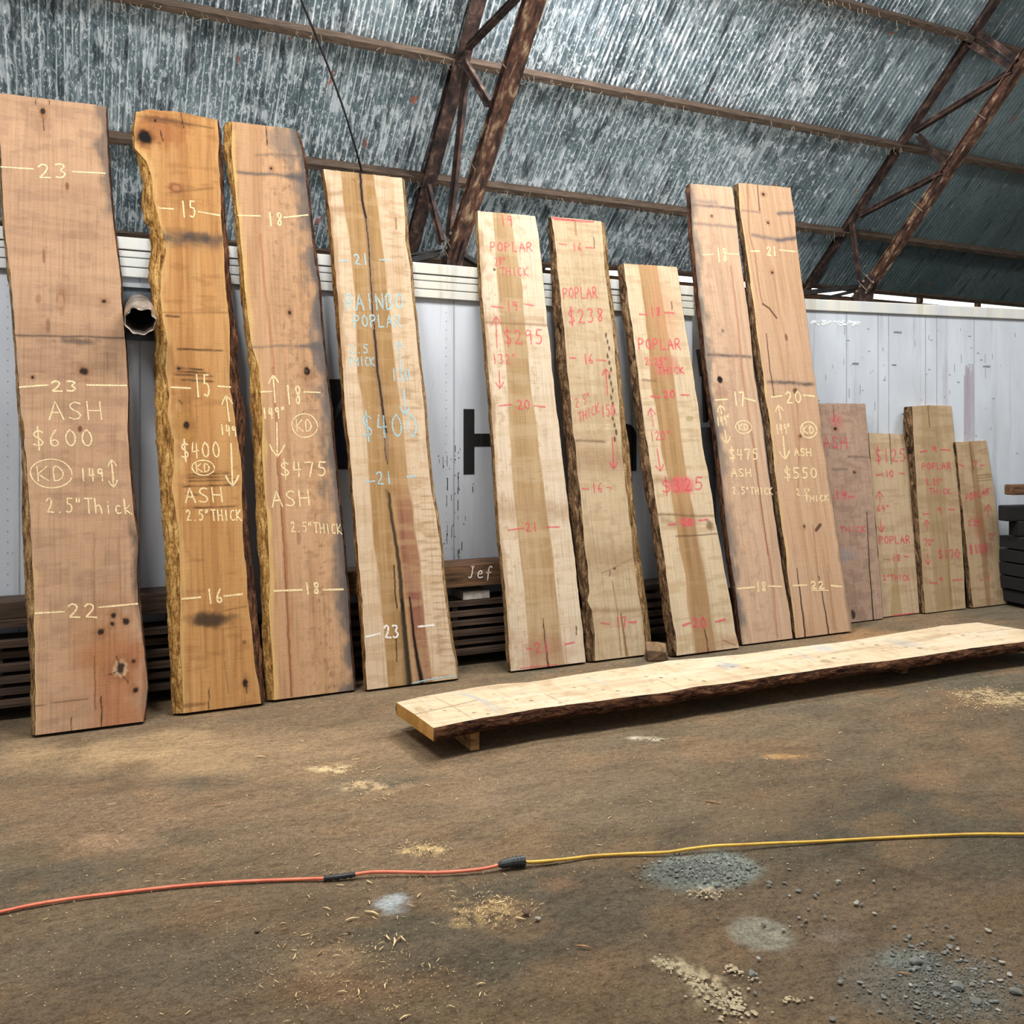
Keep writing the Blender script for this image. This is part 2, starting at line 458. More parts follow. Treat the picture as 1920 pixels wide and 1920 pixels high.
floor_patch(1620, 1610, 160, 6, '#574634', 0.55, 0.5, 6, 31, -0.75)
near_falloff = 1 - 0.42 * (1 - sstep(2.3, 4.3, FY + (fbm(FX * .8, FY * .8, 77, 3) - .5) * 1.6))  # light falloff toward the near side, painted into the dirt colour
fc = fc * near_falloff[..., None]
nr, nc = FX.shape
fz = (fbm(FX * 1.7, FY * 1.7, 40, 4) - 0.5) * 0.012
fz[(FX < -3) | (FX > 10.4) | (FY < 1) | (FY > 6.4)] = 0
FZ = fz - 0.004
fv = np.stack([FX, FY, FZ], -1).reshape(-1, 3)
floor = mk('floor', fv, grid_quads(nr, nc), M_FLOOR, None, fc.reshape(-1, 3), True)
tag(floor, 'packed brown dirt floor of the shed strewn with chips and gravel', 'floor', None, 'structure')

# ------------------------------------------------------------------ the setting: corrugated roof, far wall
X0R, X1R = -7.0, 27.0
PITCH = 0.064
M_ROOF = roof_material()
us = np.arange(X0R, X1R, PITCH / 8)
slen = 10.6
ss = np.array([0.21, slen * 0.25, slen * 0.5, slen * 0.75, slen])
UU, SS = np.meshgrid(us, ss)
s_low = np.interp(UU[0], [3.5, 6.5], [0.05, 0.21]); SS[0] = s_low
HH = 0.0155 * np.cos(2 * PI * UU / PITCH)
lap = np.floor((UU + 0.4) / 0.66)
HH = HH + 0.004 * ((lap % 2) - 0.5)
rv = np.stack([UU, SS, HH], -1).reshape(-1, 3)
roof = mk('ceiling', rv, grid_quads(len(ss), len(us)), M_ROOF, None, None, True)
# object frame: x along the hall, y up the slope, z outwards
R3 = Matrix(((1, RD[0], RN[0]), (0, RD[1], RN[1]), (0, RD[2], RN[2])))
roof.matrix_world = Matrix.Translation((0, EAVE_Y, EAVE_Z)) @ R3.to_4x4()
tag(roof, 'steep roof of bird-streaked corrugated metal sheets over the leaning slabs', 'roof', None, 'structure')

M_WALLB = simple('back_wall_sheet', '#5f6a6b', '#39403f', (4, 4, 2), 0.7, 0.3, 0.1)
wb = MB(); wb.box((X0R, 10.3, 0), (X1R, 10.36, 3.62))
tag(wb.build('wall_back', M_WALLB), 'low back wall of the shed hidden behind the containers', 'wall', None, 'structure')
tb = MB(); tb.bar((X0R, 10.22, 3.62), (X1R, 10.22, 3.62), (0, 1, 0), (0, 0, 1), 0.05, 0.07)
tag(tb.build('trim_1', M_BEAM), 'dark timber rail along the wall top below the bright eave gap', 'rail', None, 'structure')
te = MB(); _e = lambda X, s_: np.array([X, EAVE_Y, EAVE_Z]) + RD * s_ - RN * 0.036
for _a, _b in ((_e(X0R, .09), _e(3.5, .09)), (_e(3.5, .09), _e(6.5, .25)), (_e(6.5, .25), _e(X1R, .25))): te.bar(_a, _b, RD, RN, 0.03, 0.02)
tag(te.build('trim_2', M_PURLIN), 'timber eave batten along the lower edge of the roof sheets', 'batten', None, 'structure')
tp = MB()
for X in np.arange(5.3, 26, 1.35):
    tp.box((X - 0.03, 10.12, 3.685), (X + 0.03, 10.20, 3.79))
tag(tp.build('trim_3', M_BEAM), 'short timber blocks between wall rail and eave batten', 'rail', None, 'structure')

# ------------------------------------------------------------------ roof frames and purlins
FR = [3.43, 9.53]
PUR_OFF = 0.075
p_px = [(600, 308, 'lowest'), (700, 84, 'second'), (1700, 38, 'third')]
names_side = ['over the left-hand slabs', 'between the two roof frames', 'beyond the right roof frame']
for px, py, lv in p_px:
    p = at_roof(px, py, PUR_OFF)
    s_ = np.dot(p - np.array([0, EAVE_Y, EAVE_Z]), RD)
    ctr = np.array([0, EAVE_Y, EAVE_Z]) + RD * s_ - RN * PUR_OFF
    segs = [(X0R + 0.3, FR[0]), (FR[0] + 0.02, FR[1]), (FR[1] + 0.02, X1R - 0.3)]
    for (a, b_), sd in zip(segs, names_side):
        if lv == 'third' and sd == names_side[0]: continue
        mb = MB()
        q = ctr.copy(); q0 = q.copy(); q1 = q.copy(); q0[0] = a; q1[0] = b_
        mb.bar(q0, q1, RD, RN, 0.035, 0.066)
        o = mb.build('roof_purlin', M_PURLIN, None, False, 0.006)
        tag(o, f'{lv} weathered timber purlin under the roof sheets {sd}', 'purlin', 'timber roof purlins')
        # cobweb strands hang on it
        if sd != names_side[2]:
            wv = MB()
            for k in range(70 if sd == names_side[1] else 50):
                X = random.uniform(max(a, -1.0), b_)
                base = np.array([X, ctr[1], ctr[2]]) - RN * 0.07 + RD * random.uniform(-0.03, 0.03)
                L_ = random.uniform(0.03, 0.10)
                wv.tube([base, base + np.array([random.uniform(-.03, .03), 0, -L_ * 0.6]), base + np.array([random.uniform(-.05, .05), 0, -L_])], 0.0022, 4)
            wo = wv.build('cobweb', simple('cobweb_grey', '#a39a88', '#7d7466', (5, 5, 5), 1.0, 0, 0) if 'cobweb_grey' not in bpy.data.materials else bpy.data.materials['cobweb_grey'], o)
            tag(wo, None, None, None, 'stuff')

AX = np.array([1.0, 0, 0])
def perp_in_plane(p, q):
    d = np.asarray(q) - np.asarray(p); d = d / np.linalg.norm(d)
    n = np.cross(AX, d); return n / np.linalg.norm(n)
def extend(p, q, t0, t1):
    p = np.asarray(p); q = np.asarray(q); d = q - p
    return p + d * t0, p + d * t1
def member(name, p, q, depth, width, mat, parent, X):
    """a pair of angle irons back to back"""
    n = perp_in_plane(p, q)
    mb = MB()
    mb.bar(p, q, n, AX, depth, 0.008)
    mb.bar(np.asarray(p) + n * depth * 0.9, np.asarray(q) + n * depth * 0.9, n, AX, 0.008, width)
    mb.bar(np.asarray(p) - n * depth * 0.9, np.asarray(q) - n * depth * 0.9, n, AX, 0.008, width * 0.55)
    return mb.build(name, mat, parent)

def truss(X, outer, inner, webs, braces, label, k=1.0):
    root = empty('roof_truss', (X, EAVE_Y, 0), label, 'truss', 'rusty roof trusses')
    inv = Matrix.Translation((-X, -EAVE_Y, 0))
    parts = []
    p, q = [at_x(*c, X) for c in outer]
    a, b_ = extend(p, q, -0.35, 2.1)
    parts.append(member('outer_chord', a, b_, 0.085 * k, 0.075 * k, M_RUST, None, X))
    p, q = [at_x(*c, X) for c in inner]
    a, b_ = extend(p, q, -0.03, 2.4)
    ic = member('inner_chord', a, b_, 0.095 * k, 0.085 * k, M_RUST_P, None, X); parts.append(ic)
    foot = MB(); f0 = p.copy(); f1 = p + (q - p) * 0.10
    low = f0.copy(); low[2] = 0.0; low[1] += 0.35
    foot.bar(low, f0 + (q - p) * 0.02, AX, perp_in_plane(low, f0), 0.085, 0.09)
    parts.append(foot.build('post', M_RUST, None))
    gp = MB(); d = (q - p) / np.linalg.norm(q - p); n = perp_in_plane(p, q)
    for sx in (-0.03, 0.03):
        gp.bar(p - d * 0.12 + AX * sx, p + d * 0.34 + AX * sx, n, AX, 0.13 * k, 0.012)
    gpo = gp.build('gusset_plate', M_RUST, None); parts.append(gpo)
    for i in range(5):
        for s_ in (-1, 1):
            bb = MB(); c = p - d * 0.06 + d * 0.085 * i + n * 0.07 * s_ + AX * (-0.05)
            bb.tube([c, c - AX * 0.012, c - AX * 0.022], [0.021, 0.021, 0.012], 8)
            parts.append(bb.build('bolt', M_BOLT, None))
    for (c1, c2, dep) in webs:
        parts.append(member('web_brace', at_x(*c1, X), at_x(*c2, X), dep, 0.035, M_RUST, None, X))
    for (c1, c2, dz) in braces:
        p1 = at_y(*c1, p[1] + 0.1); p2 = at_y(*c2, p[1] + 0.1)
        mb = MB(); mb.bar(p1, p2, (0, 0, 1), (0, 1, 0), dz, 0.05)
        parts.append(mb.build('side_brace', M_DKSTEEL, None))
    for k_, tt in enumerate((0.05, 0.09, 0.42, 0.79)):
        c = p + (q - p) * tt
        tw = MB(); tw.tube([c - n * 0.12 - AX * 0.10, c - AX * 0.105, c + n * 0.12 - AX * 0.10], 0.006, 6)
        parts.append(tw.build('tie_wire', M_BOLT, None))
    for o in parts:
        o.parent = root
        o.matrix_parent_inverse = inv
    return root

truss(FR[0], ((768, 463), (892, 0)), ((845, 490), (997, 0)),
      [((870, 113), (918, 195), .03), ((876, 130), (843, 445), .036), ((799, 332), (829, 455), .032), ((877, 88), (970, -8), .026)],
      [((700, 505), (822, 476), .03), ((866, 478), (908, 503), .022), ((700, 488), (826, 470), .012)],
      'rusty double-chord roof truss standing behind the poplar slabs near picture centre')
truss(FR[1], ((1510, 540), (1862, 0)), ((1615, 556), (1920, 108)),
      [((1716, 245), (1898, 132), .03), ((1722, 254), (1775, 312), .028), ((1612, 404), (1768, 322), .03), ((1598, 420), (1613, 530), .018),
       ((1838, 62), (1910, 115), .03), ((1755, 45), (1900, 128), .03)],
      [((1480, 552), (1606, 538), .03), ((1500, 570), (1606, 545), .02)],
      'rusty double-chord roof truss farther along the hall above the white container', 0.72)

# hanging cable and white conduit at the roof
cp = [at_roof(*c, o_) for c, o_ in (((556, -20), .5), ((600, 86), .35), ((640, 192), .35), ((665, 272), .3), ((679, 324), .12))]
mb = MB(); mb.tube(spline(cp, 6), 0.011, 8)
tag(mb.build('hanging_cable', simple('black_rubber_cable', '#26221f', '#121010', (9, 9, 9), 0.7, 0, 0)), 'thin dark cable hanging from the roof above the blue-marked slab', 'cable')
cp = [at_x(*c, FR[0] + 0.16) for c in ((1046, -60), (1018, 22), (992, 84))]
mb = MB(); mb.tube(cp, 0.016, 8); cdt = mb.build('conduit', simple('white_plastic', '#eceff0', '#c9cdcf', (9, 9, 9), 0.5, 0, 0))
tag(cdt, 'white plastic conduit fixed along the flaking truss chord', 'conduit')
for tt in (0.35, 0.96):
    c = cp[0] + (cp[2] - cp[0]) * tt
    mb = MB(); dd = (cp[2] - cp[0]) / np.linalg.norm(cp[2] - cp[0]); mb.tube([c - dd * .035, c + dd * .035], 0.032, 10)
    mb.build('coupling', bpy.data.materials['white_plastic'], cdt)

# ------------------------------------------------------------------ white containers behind the slabs
M_CONT = container_material('white_painted_steel')
M_CONT2 = container_material('white_painted_steel_dirty', '#c3cad1', '#918d95')
M_TRIM = container_material('cream_painted_rail', '#cfccbf', '#a59c87', False)
M_LETTER = simple('black_paint', '#151515', '#0c0c0c', (8, 8, 8), 0.6, 0, 0)
M_LETTER2 = simple('chipped_black_paint', '#131313', '#0c0c0c', (8, 8, 8), 0.6, 0, 0)
M_NAVY = simple('navy_paint', '#12183a', '#0b0f26', (8, 8, 8), 0.6, 0, 0)
M_GREY = simple('grey_paint', '#5a5a60', '#4a4a50', (8, 8, 8), 0.6, 0, 0)
CY0, CTOP = 6.1, 2.82
c1 = empty('storage_container', (1.5, CY0, 0), 'white steel container with grooved top rail behind the left and middle slabs', 'container')
def inw(o, root):
    o.parent = root; o.matrix_parent_inverse = Matrix.Translation(root.location).inverted(); return o
XL, XR = -1.6, 4.58
mb = MB(); mb.box((XL, CY0, 0.15), (XR, CY0 + 2.35, CTOP - 0.02)); inw(mb.build('body', M_CONT), c1)
mb = MB()
mb.box((XL, CY0 - 0.028, 2.745), (XR, CY0 + 2.36, CTOP))
mb.box((XL, CY0 - 0.020, 2.70), (XR, CY0, 2.738))
mb.box((XL, CY0 - 0.026, 2.64), (XR, CY0, 2.692))
mb.box((XL, CY0 - 0.032, 2.575), (XR, CY0, 2.632))
inw(mb.build('top_rail', M_TRIM, None, False, 0.004), c1)
mb = MB(); mb.box((XL, CY0 - 0.02, 0.10), (XR, CY0 + 0.1, 0.26)); inw(mb.build('bottom_rail', M_DKSTEEL), c1)
M_SEAM = simple('seam_grey', '#a3a7ab', '#8f9296', (9, 9, 9), 0.7, 0, 0)
for px in (36, 262, 851, 1040, 1185):
    x = at_y(px, 700, CY0)[0]
    mb = MB(); mb.box((x - 0.004, CY0 - 0.004, 0.3), (x + 0.004, CY0, 2.575))
    for k in range(34):
        z = 0.4 + k * 0.063
        mb.box((x - 0.062, CY0 - 0.003, z), (x - 0.058, CY0, z + 0.006))
    inw(mb.build('panel_seam', M_SEAM), c1)
def decal(name, pts, root, Y, mat, th=0.004):
    """painted shape on the container side: polygon of pixels on the plane y = Y"""
    P = [at_y(*p, Y) for p in pts]
    n = len(P); vs = [(p[0], Y - th, p[2]) for p in P] + [(p[0], Y - 0.0005, p[2]) for p in P]
    fs = [tuple(range(n)), tuple(range(2 * n - 1, n - 1, -1))] + [(i, i + n, (i + 1) % n + n, (i + 1) % n) for i in range(n)]
    mb = MB(); mb.add(vs, fs); return inw(mb.build(name, mat), root)
# the H: two uprights and the bar, with worn scratches
hz0, hz1 = at_y(880, 889, CY0)[2], at_y(880, 767, CY0)[2]
hx0, hx1 = at_y(869, 800, CY0)[0], at_y(889, 800, CY0)[0]
mb = MB()
mb.box((hx0, CY0 - .004, hz0), (hx1, CY0, hz1))
wH = (hx1 - hx0)
zb0, zb1 = at_y(905, 837, CY0)[2], at_y(905, 813, CY0)[2]
mb.box((hx1, CY0 - .0039, zb0), (hx1 + 0.055, CY0, zb1))
mb.box((hx1 + 0.058, CY0 - .0039, zb0), (hx1 + 0.16, CY0, zb1))
mb.box((hx1 + 0.16, CY0 - .004, hz0), (hx1 + 0.16 + wH, CY0, hz1))
H = inw(mb.build('painted_letter', M_LETTER), c1); H['label'] = 'black painted letter H'
sc_ = MB()
for k in range(26):
    x = random.uniform(hx0, hx1 - 0.012); z = random.uniform(hz0, hz1) if k > 12 else hz1 - random.uniform(.05, .13)
    L_ = random.uniform(.008, .04) if k <= 12 else random.uniform(.003, .008)
    hgt = 0.003 if k <= 12 else random.uniform(.005, .018)
    sc_.box((x, CY0 - .0052, z), (min(x + L_, hx1), CY0 - .004, z + hgt))
sc_o = sc_.build('paint_scratches', M_CONT); sc_o['kind'] = 'stuff'; sc_o.parent = H; sc_o.matrix_parent_inverse = H.matrix_parent_inverse.copy()
# arched letter further right
zt = hz1 - 0.10
x1 = at_y(1193, 840, CY0)[0]; x0 = x1 - 0.36
arc = [(x1 - 0.10 + 0.10 * math.sin(a), zt - 0.10 + 0.10 * math.cos(a)) for a in np.linspace(0, PI / 2, 8)]
prof = [(x0, hz0), (x0, zt)] + arc + [(x1, hz0), (x1 - 0.10, hz0), (x1 - 0.10, zt - 0.13), (x0 + 0.1, zt - 0.13), (x0 + 0.1, hz0)]
n = len(prof)
mb = MB(); mb.add([(x, CY0 - .004, z) for x, z in prof] + [(x, CY0 - .0005, z) for x, z in prof],
                  [tuple(range(n)), tuple(range(2 * n - 1, n - 1, -1))] + [(i, i + n, (i + 1) % n + n, (i + 1) % n) for i in range(n)])
o = inw(mb.build('painted_letter', M_LETTER), c1); o['label'] = 'black painted arched letter'
decal('painted_panel', [(596, 711), (652, 711), (652, 852), (596, 852)], c1, CY0, M_LETTER)
decal('painted_panel', [(628, 790), (652, 770), (652, 880), (628, 880)], c1, CY0 - .001, M_NAVY, .0045)
decal('painted_stripe', [(629, 768), (641, 745), (641, 762), (629, 788)], c1, CY0 - .002, M_GREY, .0045)
# scuffs beside the seam
sf = MB()
for k in range(60):
    px = random.choice([851.5, 852.5, 858, 859.5, 851, 846, 838]) + random.uniform(-.7, .7)
    if random.random() < 0.25: px = random.uniform(815, 900)
    py = random.uniform(835, 1045); L_ = random.uniform(2, 26) if random.random() < .5 else 3
    a = at_y(px, py, CY0); b_ = at_y(px, py + L_, CY0)
    sf.box((a[0], CY0 - .0022, b_[2]), (a[0] + random.uniform(.002, .006), CY0 - .0002, a[2]))
inw(sf.build('scuff_marks', M_LETTER2), c1)['kind'] = 'stuff'

# duct stub on a dark plate between the first two slabs
duct = empty('vent_duct', tuple(at_y(262, 590, CY0)), 'dented metal duct stub on a dark plate between the first two slabs', 'duct')
dl = Matrix.Translation(duct.location).inverted()
M_PLATE = simple('grey_plate', '#6d7880', '#2c3034', (5, 5, 5), 0.5, 0.4, 0.1)
M_DUCT = simple('galvanised_duct', '#b9ab9d', '#6f6257', (12, 12, 12), 0.4, 0.6, 0.2)
a = at_y(222, 537, CY0); b_ = at_y(296, 640, CY0)
mb = MB(); mb.box((a[0], CY0 - 0.02, b_[2]), (b_[0], CY0 - 0.001, a[2]))
o = mb.build('mounting_plate', M_PLATE, None, False, 0.004); o.parent = duct; o.matrix_parent_inverse = dl
mb = MB(); mb.box((a[0], CY0 - 0.04, a[2] - 0.005), (b_[0], CY0, a[2] + 0.02)); o = mb.build('plate_flange', M_SEAM); o.parent = duct; o.matrix_parent_inverse = dl
c = at_y(262, 578, CY0 - 0.02); e = at_y(263, 600, CY0 - 0.42)
nseg, rr = 40, 0.088
rows = []
for i, tt in enumerate((0, .3, .6, .8, .92, 1.0)):
    ctr = c + (e - c) * tt
    row = []
    for k in range(nseg):
        th = 2 * PI * k / nseg
        r = rr
        crump = tt ** 3
        up = max(0, math.sin(th))
        r = rr * (1 - 0.38 * crump * up * (0.6 + 0.4 * math.sin(5 * th)) + 0.05 * crump * math.sin(9 * th + 1))
        row.append(ctr + np.array([r * math.cos(th), -0.03 * crump * up * math.cos(7 * th), r * math.sin(th)]))
    rows.append(row)
inner = [[ctrp + (p - ctrp) * 0.93 for p in row] for row, ctrp in zip(rows, [c + (e - c) * t_ for t_ in (0, .3, .6, .8, .92, 1.0)])]
allr = rows + inner[::-1]
vs = [p for row in allr for p in row]; fs = []
for i in range(len(allr) - 1):
    for k in range(nseg):
        k2 = (k + 1) % nseg
        fs.append((i * nseg + k, i * nseg + k2, (i + 1) * nseg + k2, (i + 1) * nseg + k))
mb = MB(); mb.add(vs, fs); o = mb.build('pipe', M_DUCT, None, True); o.parent = duct; o.matrix_parent_inverse = dl
mb = MB(); mb.tube([c - np.array([0, .0, 0]), c - np.array([0, .006, 0])], 0.083, 24); o = mb.build('dark_opening', M_LETTER); o.parent = duct; o.matrix_parent_inverse = dl

# second container, turned a little, behind the right-hand slabs
c2p0 = np.array([4.78, 6.40, 0]); c2d = np.array([8.36 - 5.94, 5.82 - 6.23, 0]); c2d /= np.linalg.norm(c2d)
c2 = empty('storage_container', tuple(c2p0), 'white dirt-streaked container with plain cream rail behind the right-hand slabs', 'container', None, (0, 0, math.atan2(c2d[1], c2d[0])))
mb = MB(); mb.box((0, 0, 0.15), (6.06, 2.35, CTOP - .06)); mb.build('body', M_CONT2, c2)
mb = MB(); mb.box((0, -0.022, CTOP - 0.10), (6.06, 2.36, CTOP)); mb.build('top_rail', M_TRIM, c2, False, 0.006)
mb = MB(); mb.box((0, -0.02, 0.1), (6.06, 0.1, 0.26)); mb.build('bottom_rail', M_DKSTEEL, c2)
mb = MB(); mb.box((-0.02, -0.015, 0.12), (0.10, 0.1, CTOP - .06)); mb.build('corner_post', M_TRIM, c2)
c2n = np.array([-c2d[1], c2d[0], 0])
def on_c2(px, py):
    p = on_plane(px, py, c2p0, c2n); return np.dot(p - c2p0, c2d), p[2]
for px in (1587, 1646, 1666, 1735, 1756, 1826):
    x, _ = on_c2(px, 650)
    mb = MB(); mb.box((x - .003, -.003, .3), (x + .003, 0, CTOP - .1)); mb.build('panel_seam', M_SEAM, c2)
# dark streak, weld marks and flakes of paint on its side
x, _ = on_c2(1815, 700)
M_STREAK = container_material('stained_paint', '#a49ca6', '#7d747e', True)
sc_ = MB()
for k in range(30):
    xx = x + random.uniform(-.05, .05); z1 = 2.28 - random.uniform(0, .15); z0 = z1 - random.uniform(.3, 1.0)
    sc_.box((xx, -.002 - k * 1e-4, z0), (xx + random.uniform(.004, .02), 0, z1))
sc_.build('dirt_streak', M_STREAK, c2)['kind'] = 'stuff'
fl = MB()
for k in range(46):
    px = random.uniform(1516, 1608); py = 606 + random.uniform(-4, 4) + (px - 1516) * .02
    xx, zz = on_c2(px, py); w = random.uniform(.008, .05)
    fl.box((xx, -.003, zz), (xx + w, 0, zz + random.uniform(.006, .018)))
fl.build('paint_flakes', simple('fresh_white_paint', '#fbfcfd', '#eef1f3', (9, 9, 9), 0.5, 0, 0), c2)['kind'] = 'stuff'
dm = MB()
for k in range(70):
    px = random.uniform(1516, 1915); py = random.uniform(610, 860)
    xx, zz = on_c2(px, py); 
    if random.random() < .5: dm.box((xx, -.002, zz), (xx + .004, 0, zz + random.uniform(.01, .09)))
    else: dm.box((xx, -.002, zz), (xx + random.uniform(.006, .03), 0, zz + .007))
for px, py, w, h_ in ((1676, 624, 14, 3), (1598, 683, 11, 3), (1843, 688, 14, 3), (1672, 685, 8, 2)):
    xx, zz = on_c2(px, py); dm.box((xx, -.003, zz), (xx + w * .006, 0, zz + h_ * .005))
dm.build('scuff_marks', simple('scuff_grey', '#8e9298', '#6d7076', (9, 9, 9), 0.8, 0, 0), c2)['kind'] = 'stuff'
# black gear between the two containers
hb = empty('door_gear', (4.62, 6.06, 0), 'black latch bars and hoses in the gap left of the pair of ash slabs', 'latch')
for (x0, z0, x1, z1, w) in ((4.60, 2.30, 4.64, 2.08, .016), (4.66, 2.15, 4.68, 1.70, .02), (4.72, 2.1, 4.73, 1.72, .026)):
    mb = MB(); mb.tube([(x0, 6.055, z0), (x1, 6.055, z1)], w, 8); o = mb.build('latch_bar', M_LETTER); o.parent = hb; o.matrix_parent_inverse = Matrix.Translation(hb.location).inverted()
mb = MB(); mb.box((4.60, 6.02, 0.3), (4.76, 6.09, 1.66)); o = mb.build('gear_box', M_GREY); o.parent = hb; o.matrix_parent_inverse = Matrix.Translation(hb.location).inverted()

# ------------------------------------------------------------------ stacked dark lumber behind the slabs
lv_names = ['bottom', 'second', 'third', 'fourth', 'fifth', 'top']
sides = [(-1.25, 1.12, 'left stretch behind the first three slabs'), (1.32, 4.25, 'middle stretch behind the poplar slabs')]
for xa, xb, sd in sides:
    for k in range(6):
        z = 0.075 + k * 0.066
        mb = MB(); a0 = xa + random.uniform(-.05, .05); b0 = xb + random.uniform(-.06, .08)
        y0 = 5.80 + random.uniform(-.02, .025)
        mb.box((a0, y0, z), (b0, y0 + 0.24, z + 0.038 + random.uniform(0, .006)), 0.004)
        tag(mb.build('stacked_plank', M_OLDWOOD, None, False, 0.003), f'dark rough plank, {lv_names[k]} layer of stack, {sd}', 'plank', 'planks stacked behind the slabs')
        for j in range(4):
            mb = MB(); xs = xa + 0.2 + j * (xb - xa - .4) / 3
            mb.box((xs - .02, 5.83, z - .025), (xs + .02, 6.03, z + .001))
            if k: tag(mb.build('stack_sticker', M_OLDWOOD), f'thin spacer stick between the dark planks, {sd}', 'spacer', f'spacer sticks, {sd}')
beams = [(-1.25, 0.22, 0.515, 0.66, 'thick dark beam with a notch on top of the lumber stack beside the first slab'),
         (0.30, 0.85, 0.53, 0.655, 'thick dark beam on the lumber stack between first and second slab'),
         (1.55, 3.2, 0.545, 0.70, 'brown figured beam with white chalk lettering on the lumber stack')]
for i, (xa, xb, z0, z1, lab) in enumerate(beams):
    mb = MB()
    if i == 0:
        mb.box((xa, 5.80, z0), (xb, 6.05, z0 + 0.05), .003); mb.box((xa, 5.80, z0 + .05), (-0.02, 6.05, z1), .003); mb.box((0.12, 5.80, z0 + .05), (xb, 6.05, z1), .003)
        mb.box((-0.02, 5.80, z1 - .03), (.12, 6.05, z1))
    else:
        mb.box((xa, 5.79, z0), (xb, 6.05, z1), .006)
    o = mb.build('stacked_beam', M_BEAM if i == 2 else M_OLDWOOD, None, False, 0.005); tag(o, lab, 'beam', 'beams on the lumber stack')
    BEAM = o
for k, (xs, w, h_) in enumerate(((-0.7, .1, .05), (0.5, .1, .05), (1.75, .12, .08), (2.42, .20, .034), (3.05, .12, .08))):
    mb = MB(); mb.box((xs, 5.82, 0.452), (xs + w, 6.0, 0.452 + h_ + .02))
    lab = ['dark spacer block under the notched beam', 'dark spacer block under the short beam', 'dark spacer block under the left end of the lettered beam',
           'pale grey wood block below the chalk-lettered beam', 'dark spacer block under the right end of the lettered beam'][k]
    tag(mb.build('spacer_block', simple('pale_grey_wood', '#b9b2a8', '#8d857b', (20, 20, 20), .9, 0, .1) if k == 3 else M_OLDWOOD), lab, 'wood block')
p = at_y(1205, 1080, 5.74); 
mb = MB(); mb.box((3.62, 5.74, 0.455), (3.80, 6.0, 0.60)); o = mb.build('stacked_beam', simple('red_brown_timber', '#5e2f20', '#2e1710', (9, 9, 9), .9, 0, .1), None, False, .004)
tag(o, 'short red-brown beam end on the stack between sixth and seventh slab', 'beam', 'beams on the lumber stack')

# dark lumber at the right edge of the picture
RA = math.atan2(c2d[1], c2d[0])
base = empty('lumber_rack', (7.80, 5.44, 0), 'dark loaded lumber rack at the right edge beyond the last slab', 'rack', None, (0, 0, RA))
M_BLKW = simple('blackened_wood', '#0d0a09', '#060505', (5, 20, 20), .95, 0, .2)
for k in range(5):
    mb = MB(); mb.box((random.uniform(0, .03), random.uniform(0, .03), .04 + k * .125), (2.6, .30, .15 + k * .125)); mb.build('pile_plank', M_BLKW, base, False, .006)
for xa, dx_ in ((.02, .09), (.14, .16), (.40, .16), (.70, .16)):
    mb = MB(); mb.box((xa, .08, .66), (xa + dx_, .20, .80)); mb.build('upright', M_BLKW, base, False, .015)
mb = MB(); mb.box((.80, .205, .66), (.90, .30, 1.12)); mb.build('upright', M_BLKW, base)
for (xa, z0, z1, lab) in ((-.03, 1.04, 1.137, 'upper brown beam end poking in at the right edge'), (-.10, .80, .945, 'lower blackened beam end poking in at the right edge')):
    mb = MB(); mb.box((xa, .09, z0 + .001), (2.5, .20, z1)); o = mb.build('rack_beam', M_BEAM if z0 > .9 else M_BLKW, None, False, .014); o.location = base.location; o.rotation_euler = (0, 0, RA)
    tag(o, lab, 'beam', 'beams on the right-hand rack')

